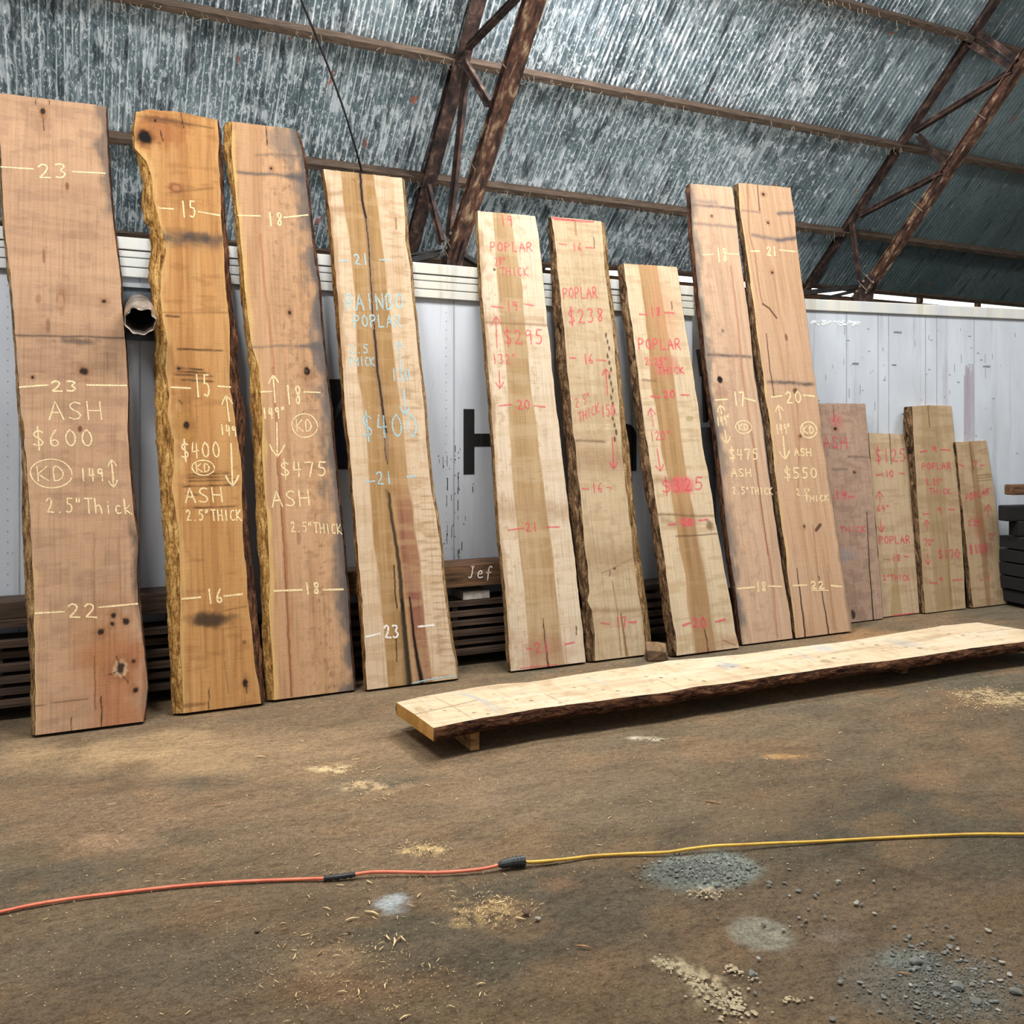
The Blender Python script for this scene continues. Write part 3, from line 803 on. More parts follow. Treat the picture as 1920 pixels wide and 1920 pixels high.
# ------------------------------------------------------------------ live-edge slabs
GL = {
 'A': [[(0, 0), (.5, 1), (1, 0)], [(.2, .4), (.85, .4)]],
 'S': ['c', [(.92, .88), (.55, 1), (.12, .82), (.25, .58), (.75, .42), (.9, .18), (.5, 0), (.05, .12)]],
 '$': ['c', [(.92, .85), (.55, .97), (.12, .8), (.25, .58), (.75, .42), (.9, .2), (.5, .03), (.05, .15)], [(.52, 1.2), (.48, -.2)]],
 'H': [[(.05, 0), (.05, 1)], [(.95, 0), (.95, 1)], [(.05, .5), (.95, .5)]],
 'K': [[(.05, 0), (.05, 1)], [(.9, 1), (.05, .45), (.95, 0)]],
 'D': ['c', [(.05, 0), (.05, 1), (.55, .95), (.95, .5), (.55, .05), (.05, 0)]],
 'P': ['c', [(.05, 0), (.05, .6), (.05, 1), (.7, 1), (.9, .75), (.6, .5), (.05, .48)]],
 'R': ['c', [(.05, 0), (.05, .6), (.05, 1), (.7, 1), (.88, .75), (.6, .52), (.1, .48)], [(.35, .48), (.95, 0)]],
 'O': ['c', [(.5, 1), (.1, .75), (.05, .3), (.45, 0), (.9, .25), (.92, .75), (.5, 1)]],
 'L': [[(.1, 1), (.05, 0), (.85, 0)]], 'C': ['c', [(.9, .9), (.45, 1), (.08, .6), (.15, .12), (.6, 0), (.92, .1)]],
 'T': [[(0, 1), (1, 1)], [(.5, 1), (.45, 0)]], 'I': [[(.5, 0), (.5, 1)]], 'N': [[(.05, 0), (.05, 1), (.9, 0), (.9, 1)]],
 'B': ['c', [(.05, 0), (.05, 1), (.7, .95), (.75, .6), (.2, .5), (.85, .4), (.8, .05), (.05, 0)]],
 'h': ['c', [(.1, 0), (.1, 1)], [(.1, .4), (.5, .62), (.85, .4), (.85, 0)]], 'i': [[(.5, 0), (.5, .55)], [(.5, .75), (.52, .8)]],
 'c': ['c', [(.85, .5), (.4, .6), (.1, .3), (.4, 0), (.9, .08)]], 'k': [[(.1, 0), (.1, 1)], [(.8, .6), (.1, .3), (.95, 0)]],
 'J': ['c', [(.3, 1), (.7, 1)], [(.55, 1), (.55, .2), (.3, 0), (0, .1)]], 'e': ['c', [(.1, .35), (.8, .4), (.6, .65), (.2, .55), (.1, .2), (.4, 0), (.9, .1)]],
 'f': ['c', [(.9, .9), (.6, 1.05), (.4, .8), (.4, -.2)], [(.1, .5), (.8, .5)]],
 '0': ['c', [(.5, 1), (.12, .75), (.08, .3), (.45, 0), (.85, .25), (.88, .75), (.5, 1)]],
 '1': [[(.5, 1), (.5, 0)]], '2': ['c', [(.1, .78), (.4, 1), (.85, .82), (.6, .4), (.05, .02), (.45, .05), (.95, .02)]],
 '3': ['c', [(.1, .92), (.5, 1), (.85, .8), (.4, .54), (.88, .3), (.5, 0), (.05, .1)]],
 '4': [[(.25, 1), (.1, .42), (.9, .48)], [(.72, .95), (.62, 0)]], '5': [[(.95, .98), (.3, 1), (.22, .6)], 'c', [(.22, .6), (.7, .6), (.88, .3), (.5, 0), (.05, .1)]],
 '6': ['c', [(.7, 1), (.2, .6), (.1, .2), (.45, 0), (.85, .2), (.55, .45), (.15, .3)]],
 '7': [[(.05, .95), (.9, 1), (.45, 0)]], '8': ['c', [(.8, .85), (.45, 1), (.15, .78), (.75, .35), (.5, 0), (.1, .22), (.75, .65), (.8, .85)]],
 '9': ['c', [(.85, .85), (.4, 1), (.12, .7), (.5, .5), (.85, .85), (.75, 0)]],
 '.': [[(.4, 0), (.5, .06)]], '"': [[(.3, 1), (.2, .72)], [(.65, 1), (.55, .72)]], ' ': [],
}
def chaikin(p, n=2):
    p = [np.asarray(x, float) for x in p]
    for _ in range(n):
        q = [p[0]]
        for a, b_ in zip(p[:-1], p[1:]): q += [a * .75 + b_ * .25, a * .25 + b_ * .75]
        p = q + [p[-1]]
    return p

class Slab:
    def __init__(s, name, label, group, cat, P0, U, N, V, T, faceL, faceR, top, bottom=None, outL=None, outR=None, base='#b88a62', base2='#c09670',
                 bark=None, barkL=M_BARK_G, barkR=M_BARK_G, ampL=.004, ampR=.004, endcol=None, seed=1, du=.0048, dv=.0062):
        s.P0, s.U, s.N, s.V, s.T, s.seed = map(np.asarray, (P0, U, N, V, T, seed)); s.seed = int(seed); s.T = float(T)
        s.tone = {ASH: (.97, (.78, .80, .81)), POP: (.93, (.74, .745, .80))}.get(group, (.85, (.64, .60, .57)))
        s.root = empty(name, (0, 0, 0), label, cat, group)
        s.root.matrix_world = Matrix(((U[0], N[0], V[0], P0[0]), (U[1], N[1], V[1], P0[1]), (U[2], N[2], V[2], P0[2]), (0, 0, 0, 1)))
        s.barks = (barkL, barkR, ampL, ampR)
        fl = np.array([s.loc(*p) for p in faceL]); fr = np.array([s.loc(*p) for p in faceR])
        srt = lambda a: a[np.argsort(a[:, 1])]
        fl, fr = srt(fl), srt(fr)
        s.fL = lambda v: np.interp(v, fl[:, 1], fl[:, 0]) + (fbm(v * 9, v * 0 + 3, s.seed + 1, 4) - .5) * .012
        s.fR = lambda v: np.interp(v, fr[:, 1], fr[:, 0]) + (fbm(v * 9, v * 0 + 7, s.seed + 2, 4) - .5) * .012
        def outer(o, base_, sign, off):
            if o is None: return lambda v: base_(v) + sign * off
            a = srt(np.array([s.loc(*p, d=.7 * s.T) for p in o]))
            return lambda v: (np.minimum if sign < 0 else np.maximum)(np.interp(v, a[:, 1], a[:, 0]), base_(v) + sign * .004)
        s.oL = outer(outL, s.fL, -1, .012); s.oR = outer(outR, s.fR, 1, .012)
        tp_ = np.array([s.loc(*p) for p in top]); tp_ = tp_[np.argsort(tp_[:, 0])]
        bt_ = None if bottom is None else np.array([s.loc(*p) for p in bottom])
        if bt_ is not None: bt_ = bt_[np.argsort(bt_[:, 0])]
        L = tp_[:, 1].mean(); s.L = L
        vm = L / 2; W = float(s.fR(np.array([vm]))[0] - s.fL(np.array([vm]))[0])
        s.nr = int(L / dv) + 1; s.nc = int(W / du) + 1
        q, sx = np.meshgrid(np.linspace(0, 1, s.nr), np.linspace(0, 1, s.nc), indexing='ij')
        uG = s.fL(q * L) * (1 - sx) + s.fR(q * L) * sx
        vt = np.interp(uG, tp_[:, 0], tp_[:, 1]) + (vnoise(uG * 40, uG * 0, s.seed) - .5) * .004
        vb = 0 if bt_ is None else np.interp(uG, bt_[:, 0], bt_[:, 1])
        s.v = vb + (vt - vb) * q
        s.u = s.fL(s.v) * (1 - sx) + s.fR(s.v) * sx
        s.s = sx
        n1 = fbm(s.u * 26, s.v * .5, s.seed + 11, 4)[..., None]
        n2 = fbm(s.u * 5, s.v * 1.3, s.seed + 12, 4)[..., None]
        w = np.clip(n1 * .7 + n2 * .6 - .15, 0, 1)
        s.base = lin(base)
        s.c = lin(base) * (1 - w) + lin(base2) * w
        s.endcol = lin(endcol) if endcol else s.base * .75
        s.sz = {}
    def loc(s, px, py, d=0.0):
        p = on_plane(px, py, s.P0 + s.N * d, s.N) - s.P0
        return float(np.dot(p, s.U)), float(np.dot(p, s.V))
    def scl(s, px, py):
        a = np.array(s.loc(px, py)); b_ = np.array(s.loc(px + 1, py)); c = np.array(s.loc(px, py + 1))
        return np.hypot(*(b_ - a)), np.hypot(*(c - a))
    # ---- the wood's own colouring
    def blend(s, m, hexcol): s.c = s.c * (1 - m[..., None]) + lin(hexcol) * m[..., None]
    def spot(s, px, py, rx, ry, col='#2a1a10', amt=1.0, edge=.3, ns=30, wob=1.0):
        u, v = s.loc(px, py); ax, ay = s.scl(px, py)
        d = np.hypot((s.u - u) / (rx * ax), (s.v - v) / (ry * ay)) + (fbm(s.u * ns, s.v * ns, s.seed + int(px), 3) - .5) * edge * 2.2 * wob
        s.blend((1 - sstep(1 - edge, 1 + edge, d)) * amt, col)
    def knot(s, px, py, rx, ry, ring='#8a5a36', core='#1f120b'):
        s.spot(px, py, rx * 2.1, ry * 2.2, ring, .45, .5)
        s.spot(px, py, rx, ry, core, .95, .3, 60)
    def crack(s, pts, wpx=1.6, col='#24150c', amt=.95, soft=.5, w2=None):
        P = np.array([s.loc(*p) for p in pts]); a = s.scl(*pts[len(pts) // 2])[0]
        best = np.full(s.u.shape, 9.0)
        uu = s.u + (fbm(s.u * 0, s.v * 22, s.seed + 77, 3) - .5) * .008
        n = len(P) - 1
        for i in range(n):
            p, q = P[i], P[i + 1]; d = q - p; L2 = (d ** 2).sum() + 1e-12
            t = np.clip(((uu - p[0]) * d[0] + (s.v - p[1]) * d[1]) / L2, 0, 1)
            w = (wpx if w2 is None else wpx + (w2 - wpx) * (i + t) / n) * a
            best = np.minimum(best, np.hypot(uu - p[0] - t * d[0], s.v - p[1] - t * d[1]) / (w * .5))
        s.blend((1 - sstep(1 - soft, 1 + soft, best)) * amt, col)
    def hband(s, x0, y0, x1, y1, h, col, amt=.6, patchy=.4):
        """a sawn band or stain running across the face"""
        u0, v0 = s.loc(x0, y0); u1, v1 = s.loc(x1, y1); a = s.scl((x0 + x1) / 2, (y0 + y1) / 2)[1]
        if u0 > u1: u0, v0, u1, v1 = u1, v1, u0, v0
        vc = np.interp(s.u, [u0, u1], [v0, v1]) + (fbm(s.u * 9, s.u * 0, s.seed + 5, 3) - .5) * h * a * .7
        m = np.exp(-((s.v - vc) / (h * a * .5)) ** 2) * sstep(u0 - .02, u0 + .01, s.u) * (1 - sstep(u1 - .01, u1 + .02, s.u))
        m = m * (1 - patchy + patchy * 2 * fbm(s.u * 22, s.v * 40, s.seed + 9, 3))
        s.blend(np.clip(m, 0, 1) * amt, col)
    def edge_stain(s, side, width, col='#6d635c', amt=.6, v0=None, v1=None, ns=14):
        d = (s.u - s.fL(s.v)) if side == 'L' else (s.fR(s.v) - s.u)
        m = 1 - sstep(width * .15, width, d + (fbm(s.u * ns, s.v * ns * .6, s.seed + 21, 4) - .45) * width * 1.6)
        if v0 is not None:
            a, b_ = sorted((s.loc(*v0)[1], s.loc(*v1)[1])); m = m * sstep(a - .08, a + .05, s.v) * (1 - sstep(b_ - .05, b_ + .08, s.v))
        s.blend(m * amt, col)
    def heart(s, left, right, col, amt=1.0, soft=.008, col2=None):
        l = np.array(sorted([s.loc(*p) for p in left], key=lambda t: t[1])); r = np.array(sorted([s.loc(*p) for p in right], key=lambda t: t[1]))
        ul = np.interp(s.v, l[:, 1], l[:, 0]) + (fbm(s.v * 4, s.v * 0, s.seed + 31, 3) - .5) * .02
        ur = np.interp(s.v, r[:, 1], r[:, 0]) + (fbm(s.v * 4, s.v * 0 + 5, s.seed + 32, 3) - .5) * .02
        m = sstep(-soft, soft, s.u - ul) * sstep(-soft, soft, ur - s.u)
        vr = fbm(s.u * 22, s.v * 1.2, s.seed + 33, 4)
        va = max(l[0, 1], r[0, 1]); vb_ = min(l[-1, 1], r[-1, 1])
        m = m * (sstep(va - .02, va + .22, s.v) if va > .15 else 1.0) * ((1 - sstep(vb_ - .22, vb_ + .02, s.v)) if vb_ < s.L - .12 else 1.0)
        s.blend(m * amt * (.82 + .3 * vr).clip(0, 1), col)
        if col2: s.blend(m * sstep(.45, .7, vr) * .5, col2)
    def mottle(s, col, amt=.5, thr=.55, su=14, sv=6, seed=0, s0=0, s1=1):
        m = sstep(thr - .05, thr + .09, fbm(s.u * su, s.v * sv, s.seed + 41 + seed, 5)) * sstep(s0 - .08, s0 + .08, s.s) * (1 - sstep(s1 - .08, s1 + .08, s.s))
        s.blend(m * amt, col)
    # ---- chalk writing
    def strokes(s, lines, mat, name, wpx=3.0, label=None):
        vs, fs = [], []
        for ln in lines:
            if len(ln) < 2: continue
            m = s.scl(*ln[0])[0]
            P = np.array([s.loc(*p) for p in ln]); w = wpx * m * .43
            n = len(P); b = len(vs)
            for i in range(n):
                t = P[min(i + 1, n - 1)] - P[max(i - 1, 0)]; t = t / (np.linalg.norm(t) + 1e-9); nn = np.array([-t[1], t[0]])
                ww = w * random.uniform(.75, 1.25)
                p = P[i] - t * w * .6 if i == 0 else (P[i] + t * w * .6 if i == n - 1 else P[i])
                for sg in (1, -1):
                    qq = p + nn * ww * sg; vs.append((qq[0], -.0012, qq[1]))
            for i in range(n - 1): fs.append((b + 2 * i, b + 2 * i + 1, b + 2 * i + 3, b + 2 * i + 2))
        if not vs: return
        o = mk(name, vs, fs, mat, s.root)
        if label: o['label'] = label
        return o
    def glyphs(s, text, x, y, w, h, tilt=0.0, lean=-.10):
        out = []; n = len(text); cw = w / n
        for i, ch in enumerate(text):
            curve = False
            for st in GL.get(ch, []):
                if st == 'c': curve = True; continue
                pts = []
                for gx, gy in st:
                    X = x + i * cw + gx * cw * .74 + lean * gy * h; pts.append((X + random.uniform(-.4, .4), y - gy * h + tilt * (X - x) + random.uniform(-.4, .4)))
                pts = chaikin(pts, 2) if curve and len(pts) > 2 else [np.asarray(p) for p in pts]
                if not curve:
                    q = []
                    for a, b_ in zip(pts[:-1], pts[1:]): q += [a + (b_ - a) * t for t in (0, .33, .66)]
                    pts = q + [pts[-1]]
                out.append(pts)
        return out
    def write(s, text, x, y, w, h, mat, name='chalk_writing', tilt=0.0, wpx=3.0, lean=-.10):
        return s.strokes(s.glyphs(text, x, y, w, h, tilt, lean), mat, name, wpx)
    def width_mark(s, d1, num, nx, ny, nw, nh, d2, mat, wpx=3.2, tilt=0.0):
        ln = []
        for d in (d1, d2):
            if d: a, b_ = np.array(d[:2], float), np.array(d[2:], float); ln.append([a + (b_ - a) * t for t in np.linspace(0, 1, 6)])
        ln += s.glyphs(num, nx, ny, nw, nh, tilt)
        return s.strokes(ln, mat, 'width_mark', wpx)
    def arrow(s, x0, y0, x1, y1, mat, head=9, wpx=2.8):
        a, b_ = np.array([x0, y0], float), np.array([x1, y1], float); d = (b_ - a) / np.linalg.norm(b_ - a); n = np.array([-d[1], d[0]])
        ln = [[a + (b_ - a) * t for t in np.linspace(0, 1, 7)]]
        for sg in (1, -1): ln.append([b_, b_ - d * head * .9 + n * head * .7 * sg, b_ - d * head * 1.6 + n * head * 1.0 * sg])
        return s.strokes(ln, mat, 'length_arrow', wpx)
    def ring(s, cx, cy, rx, ry, mat, text=None, tw=None, th=None, wpx=2.6):
        ln = [[np.array([cx + rx * math.cos(a) * (1 + .05 * math.sin(2 * a)), cy + ry * math.sin(a)]) for a in np.linspace(.3, 2 * PI + .1, 30)]]
        if text: ln += s.glyphs(text, cx - tw * .42, cy + th * .5, tw, th)
        return s.strokes(ln, mat, 'dryness_mark', wpx)
    # ---- finished board
    def finish(s):
        lum = (s.c @ np.array([.3, .6, .1]))[..., None]; s.c = np.clip(lum + (s.c - lum) * s.tone[0], 0, 1) * np.array(s.tone[1])
        nr, nc, T = s.nr, s.nc, s.T
        N_ = nr * nc
        relief = (fbm(s.u * 30, s.v * 1.5, s.seed + 61, 3) - .5) * .0015
        front = np.stack([s.u, relief, s.v], -1).reshape(-1, 3)
        cols = [s.c.reshape(-1, 3)]; vs = [front]; quads = [grid_quads(nr, nc)]
        base = N_
        def add(v, c, q):
            nonlocal base
            vs.append(v); cols.append(c); quads.append(q + base); base += len(v)
        bL, bR = s.oL(s.v[:, 0]) + .016, s.oR(s.v[:, -1]) - .016
        sub = slice(None)
        def strip(a, b_, ca, cb, flip):
            n = len(a); v = np.concatenate([a, b_]); c = np.concatenate([ca, cb])
            i = np.arange(n - 1); q = np.stack([i, i + 1, i + 1 + n, i + n], -1)
            add(v, c, q[:, ::-1] if flip else q)
        fl3 = np.stack([s.u[:, 0], relief[:, 0], s.v[:, 0]], -1); bl3 = np.stack([bL, np.full(nr, T), s.v[:, 0]], -1)
        fr3 = np.stack([s.u[:, -1], relief[:, -1], s.v[:, -1]], -1); br3 = np.stack([bR, np.full(nr, T), s.v[:, -1]], -1)
        e = np.tile(s.endcol, (nr, 1))
        strip(fl3, bl3, s.c[:, 0], e * .6, False); strip(fr3, br3, s.c[:, -1], e * .6, True)
        strip(bl3, br3, e * .8, e * .8, False)
        def end(row, flip):
            f3 = np.stack([s.u[row], relief[row], s.v[row]], -1)
            w = np.linspace(0, 1, nc); b3 = np.stack([bL[row] * (1 - w) + bR[row] * w, np.full(nc, T), s.v[row]], -1)
            ec = s.endcol * (.75 + .5 * vnoise(w * 9, w * 0, s.seed)[:, None])
            strip(f3, b3, ec, ec * .85, flip)
        end(0, True); end(nr - 1, False)
        mk('board', np.concatenate(vs), np.concatenate(quads), M_WOOD, s.root, np.concatenate(cols))
        # live edges: strips of bark from the face edge round to the back
        bl, br, aL, aR = s.barks
        K = 9; nv = int(s.L / .011)
        for side, fe, oe, mat, amp, col in ((-1, s.fL, s.oL, bl, aL, 0), (1, s.fR, s.oR, br, aR, -1)):
            v0, v1 = s.v[0, col], s.v[-1, col]
            vv = np.linspace(v0 + .0015, v1 - .001, nv)
            p = np.linspace(0, 1, K)
            VV, PP = np.meshgrid(vv, p, indexing='ij')
            fu, ou = fe(VV), oe(VV)
            k = np.sin(np.clip(PP / .7, 0, 1) * PI / 2)
            uu = fu + (ou - fu) * k - side * .010 * np.clip((PP - .7) / .3, 0, 1)
            dd = T * PP
            nz = fbm(PP * 3.1 + 5, VV * 10, s.seed + 90 + side, 4); nz2 = fbm(PP * 8, VV * 34, s.seed + 95 + side, 3)
            disp = (nz - .45) * 2 * amp + (nz2 - .5) * amp
            env = np.sin(np.clip(PP, 0, 1) * PI) ** .4
            uu = uu + side * np.maximum(disp, -.002) * env + side * .002
            dd = dd - np.abs(disp) * .35 * env * (PP < .5)
            dd = np.clip(dd, -.001, T)
            vs3 = np.stack([uu, dd, VV], -1).reshape(-1, 3)
            q = grid_quads(nv, K)
            if side < 0: q = q[:, ::-1]
            o = mk('bark_edge', vs3, q, mat, s.root, None, True)
        return s.root

def lean_slab(label, basepx, T, top, faceL, faceR, wall=None, lean=None, **kw):
    bx, by = basepx
    s_ = .2
    for _ in range(4):
        z0 = T * s_
        b = at_floor(bx, by, z0)
        if lean is None: th = math.atan((6.085 - T / math.cos(math.asin(s_)) - b[1]) / 2.82)
        else: th = math.radians(lean)
        s_ = math.sin(th)
    c_ = math.cos(th)
    return Slab('wood_slab', label, kw.pop('group'), 'wood slab', b, np.array([1.0, 0, 0]), np.array([0, c_, -s_]), np.array([0, s_, c_]), T, faceL, faceR, top, **kw)

ASH, POP = 'ash slabs leaning on the containers', 'poplar slabs leaning on the containers'
Y, K_, B_, W_ = M_YEL, M_PINK, M_BLUE, M_WHITE
IN = .0254

# ---- 1: widest ash slab at the left
s1 = lean_slab('widest ash slab at far left, marked ASH $600 in yellow chalk', (165, 1366), 2.5 * IN,
  [(-4, 174), (197, 199)],
  [(-4, 175), (3, 330), (10, 436), (23, 545), (31, 640), (36, 728), (48, 845), (55, 950), (57, 1001), (63, 1119), (65, 1236), (67, 1378)],
  [(198, 200), (200, 247), (204, 333), (210.6, 402), (216, 445), (225, 522), (232, 620), (236, 666), (239, 728), (240, 814), (246, 900), (251, 960), (259, 1009), (257, 1064), (260, 1130), (269.5, 1212), (276.5, 1290), (269.5, 1353)],
  group=ASH, outL=[(-10, 175), (0, 330), (6, 436), (18, 545), (27, 640), (31, 728), (41, 845), (43, 1000), (48, 1119), (57, 1236), (60, 1380)],
  outR=[(201, 200), (203, 247), (208, 333), (213.5, 402), (219, 445), (228, 522), (234, 620), (239, 666), (242, 728), (243, 814), (249, 900), (261, 1009), (259, 1064), (263, 1130), (271, 1212), (278, 1290), (272, 1353)],
  base='#b18867', base2='#bd9674', barkL=M_BARK_G, barkR=M_BARK_R, ampL=.005, ampR=.003, seed=101)
s = s1
s.mottle('#a07a5c', .4, .55, 3, 26); s.mottle('#c79c78', .4, .55, 2, 3, 3); s.mottle('#94705a', .35, .6, 9, 18, 5, 0, 1)
s.edge_stain('R', .085, '#5f544d', .75, (195, 195), (220, 400)); s.edge_stain('R', .05, '#4b423c', .8, (255, 990), (262, 1110)); s.edge_stain('R', .035, '#685a4f', .6, (265, 1120), (272, 1350))
s.edge_stain('L', .03, '#cfa873', .6, (60, 1060), (66, 1370))
s.spot(215, 1290, 55, 115, '#a9683f', .75, .6, 8); s.spot(190, 1200, 50, 60, '#a8703f', .35, .7, 8)
s.spot(80, 232, 18, 22, '#9b7256', .6, .6); s.crack([(80, 215), (82, 245)], 1.6); s.knot(80, 209, 5, 6)
s.crack([(68, 184), (67, 195)], 1.4); s.crack([(91, 184), (94, 196)], 1.4)
s.spot(126, 349, 4, 8, '#7b4a2b', .8); s.knot(195, 565, 5, 3.5); s.spot(115, 562, 9, 24, '#8f5e3f', .6, .4); s.spot(114, 565, 5, 13, '#b48a68', .8, .3); s.crack([(117, 440), (118, 560)], 1.4, '#8a6143', .5)
s.spot(90, 610, 4, 14, '#7e573c', .7); s.spot(72, 560, 6, 8, '#8d6243', .6); s.spot(82, 482, 3, 14, '#75492c', .7)
s.hband(22, 628, 234, 634, 4, '#4e423a', .85, .2); s.spot(145, 640, 34, 6, '#5d4c40', .75, .5, 40)
s.knot(157, 696, 8, 7); s.knot(61, 708, 3, 3); s.crack([(55, 697), (140, 700)], 1.6, '#8d6a50', .6)
s.spot(150, 805, 4, 6, '#6b4127', .9); s.crack([(176, 1000), (178, 1200), (180, 1330)], 3, '#8f6340', .45); s.crack([(222, 1010), (228, 1160)], 4, '#976b4a', .5)
for x, y, r in ((189, 1185, 6), (213, 1154, 5), (236, 1165, 6), (211, 1170, 4), (250, 1240, 4), (254, 1294, 5)): s.knot(x, y, r, r)
s.spot(224, 1255, 26, 26, '#8f5a36', .6, .5); s.spot(226, 1254, 12, 15, '#d9b48c', .8, .4, 60); s.spot(226, 1252, 8, 10, '#20110a', .95, .4, 60)
s.crack([(205, 1265), (222, 1258), (240, 1280)], 1.6); s.crack([(218, 1230), (226, 1248)], 1.8)
s.crack([(66, 1324), (115, 1316), (165, 1310)], 1.8, '#6d4a32', .8); s.crack([(177, 1230), (178, 1330)], 2, '#553319', .7); s.crack([(190, 1306), (190, 1362)], 2.4); s.crack([(133, 1345), (134, 1372)], 1.6)
s.width_mark((2, 313, 62, 317), '23', 72, 334, 64, 27, (136, 322, 197, 325), Y, 3.4)
s.width_mark((36, 726, 90, 722), '23', 96, 734, 58, 20, (163, 722, 237, 723), Y, 4)
s.write('ASH', 93, 787, 108, 34, Y, 'species_word'); s.write('$600', 62, 838, 122, 32, Y, 'price_mark'); s.ring(96, 888, 39, 27, Y, 'KD', 60, 28)
s.write('149', 151, 902, 48, 24, Y, 'length_number'); s.arrow(213, 900, 209, 862, Y, 8); s.arrow(209, 868, 213, 914, Y, 8)
s.write('2.5"Thick', 88, 961, 164, 28, Y, 'thickness_note', .02); s.width_mark((66, 1150, 120, 1147), '22', 128, 1158, 62, 27, (184, 1139, 258, 1132), Y, 4)
s.finish()

# ---- 2: orange ash slab with the knot hole
s2 = lean_slab('orange-brown ash slab with a dark knot hole near its top, marked $400', (410, 1329), 2.5 * IN,
  [(258, 210), (275, 205), (330, 209), (408, 225)],
  [(256, 212), (252, 240), (253, 278), (274, 302), (283, 328), (288, 373), (298, 414), (309, 447), (311, 477), (301, 512), (300, 551), (304, 595), (315, 643), (311, 690), (318, 742), (315, 775), (326, 826), (325, 880), (322, 917), (335, 990), (336, 1045), (339, 1136), (339, 1227), (344, 1338)],
  [(408, 228), (411, 269), (410, 305), (414, 358), (415.5, 417), (420, 477), (423, 521), (426, 575), (431, 625), (431, 673), (430, 727), (440, 775), (445, 818), (452, 862), (454, 935), (456, 1008), (461, 1063), (463, 1117), (472, 1190), (481, 1263), (489, 1314)],
  group=ASH, outL=[(259, 210), (250, 233), (247, 251), (253, 278), (262, 310), (268, 340), (268, 394), (271, 414), (283, 429), (283, 465), (280, 500), (282, 536), (285, 578), (291, 643), (291, 744), (290, 700), (292, 771), (294, 844), (301, 899), (305, 972), (309, 1045), (315, 1136), (319, 1227), (325, 1342)],
  outR=[(411, 228), (417, 305), (420, 388), (426, 447), (430, 506), (435, 575), (443, 625), (448, 714), (449, 727), (458, 771), (460, 804), (456, 862), (463, 972), (470, 1045), (481, 1136), (487, 1209), (497, 1307)],
  base='#b27c45', base2='#c48f55', barkL=M_BARK_Y, barkR=M_BARK_R, ampL=.014, ampR=.008, seed=202)
s = s2
s.mottle('#9a6433', .5, .52, 30, 1.5); s.mottle('#d0a066', .35, .58, 16, 1.2, 4); s.mottle('#8a5a30', .35, .62, 6, 22, 7)
s.edge_stain('L', .05, '#cfa264', .7); s.edge_stain('R', .03, '#c79a60', .5)
s.spot(300, 240, 45, 28, '#96542c', .6, .5); s.spot(300, 225, 50, 6, '#5d3a20', .6, .5, 40); s.spot(274, 258, 22, 20, '#7a4523', .8, .4); s.spot(271, 257, 13, 13, '#0f0805', 1, .25, 40); s.knot(291, 226, 3, 3); s.crack([(300, 245), (306, 265)], 3, '#4d2a14')
s.hband(285, 220, 400, 240, 3, '#5d4028', .7); s.crack([(340, 213), (344, 240)], 1.8)
s.spot(330, 352, 13, 10, '#7a3d22', .75, .3); s.spot(330, 352, 8, 6, '#b0774a', .9, .3); s.hband(320, 360, 400, 352, 5, '#7a522e', .6)
s.hband(300, 444, 417, 450, 24, '#54483f', .8, .5); s.spot(370, 445, 30, 9, '#453c36', .7, .5, 30)
s.crack([(312, 592), (335, 594)], 4, '#3a2716', .8); s.hband(300, 586, 430, 586, 3, '#845a30', .6)
for y in (654, 690, 696, 702, 712): s.hband(322 + (y % 7) * 4, y, 380 + (y % 5) * 9, y + 3, 3.5, '#3f2a1a', .85, .8)
s.knot(335, 691, 4, 3); s.spot(347, 800, 22, 36, '#8f5f30', .5, .3); s.spot(347, 798, 16, 28, '#b7853f', .6, .3); s.knot(350, 798, 6, 7); s.crack([(336, 750), (342, 757)], 3, '#503018', .8)
for y in (890, 896, 902, 912, 952): s.hband(345 + (y % 6) * 5, y, 430 + (y % 5) * 5, y - 3, 3, '#3f2716', .85, .8)
s.hband(350, 925, 370, 928, 3, '#4a2d18', .8); s.spot(400, 1162, 48, 10, '#4c3a28', .8, .6, 20); s.spot(395, 1160, 26, 14, '#3e2e20', .75, .5, 24); s.hband(420, 1145, 460, 1137, 3, '#6b4a2a', .6)
s.knot(460, 1280, 5, 8); s.spot(458, 1204, 4, 4, '#6b4424', .7); s.crack([(463, 1285), (462, 1300)], 2); s.crack([(392, 1290), (391, 1330)], 1.6); s.crack([(422, 1240), (428, 1300)], 2, '#7a4f27', .6); s.spot(360, 1322, 26, 4, '#6d4826', .6)
s.width_mark((297, 390, 325, 392), '15', 340, 408, 32, 31, (372, 397, 412, 404), Y, 3.2)
s.width_mark((320, 726, 357, 728), '15', 366, 744, 34, 41, (408, 724, 432, 726), Y, 3.4)
s.arrow(430, 790, 424, 742, Y, 10, 3); s.write('149', 413, 815, 34, 19, Y, 'length_number', .1); s.arrow(433, 832, 436, 911, Y, 12, 3.4)
s.write('$400', 341, 860, 78, 30, Y, 'price_mark', -.02); s.ring(381, 877, 21, 14, Y, 'KD', 30, 16); s.write('ASH', 348, 943, 76, 28, Y, 'species_word', -.02)
s.write('2.5"THICK', 350, 976, 106, 20, Y, 'thickness_note', .0); s.width_mark((341, 1123, 376, 1120), '16', 388, 1131, 36, 26, (420, 1118, 454, 1114), Y, 4)
s.finish()

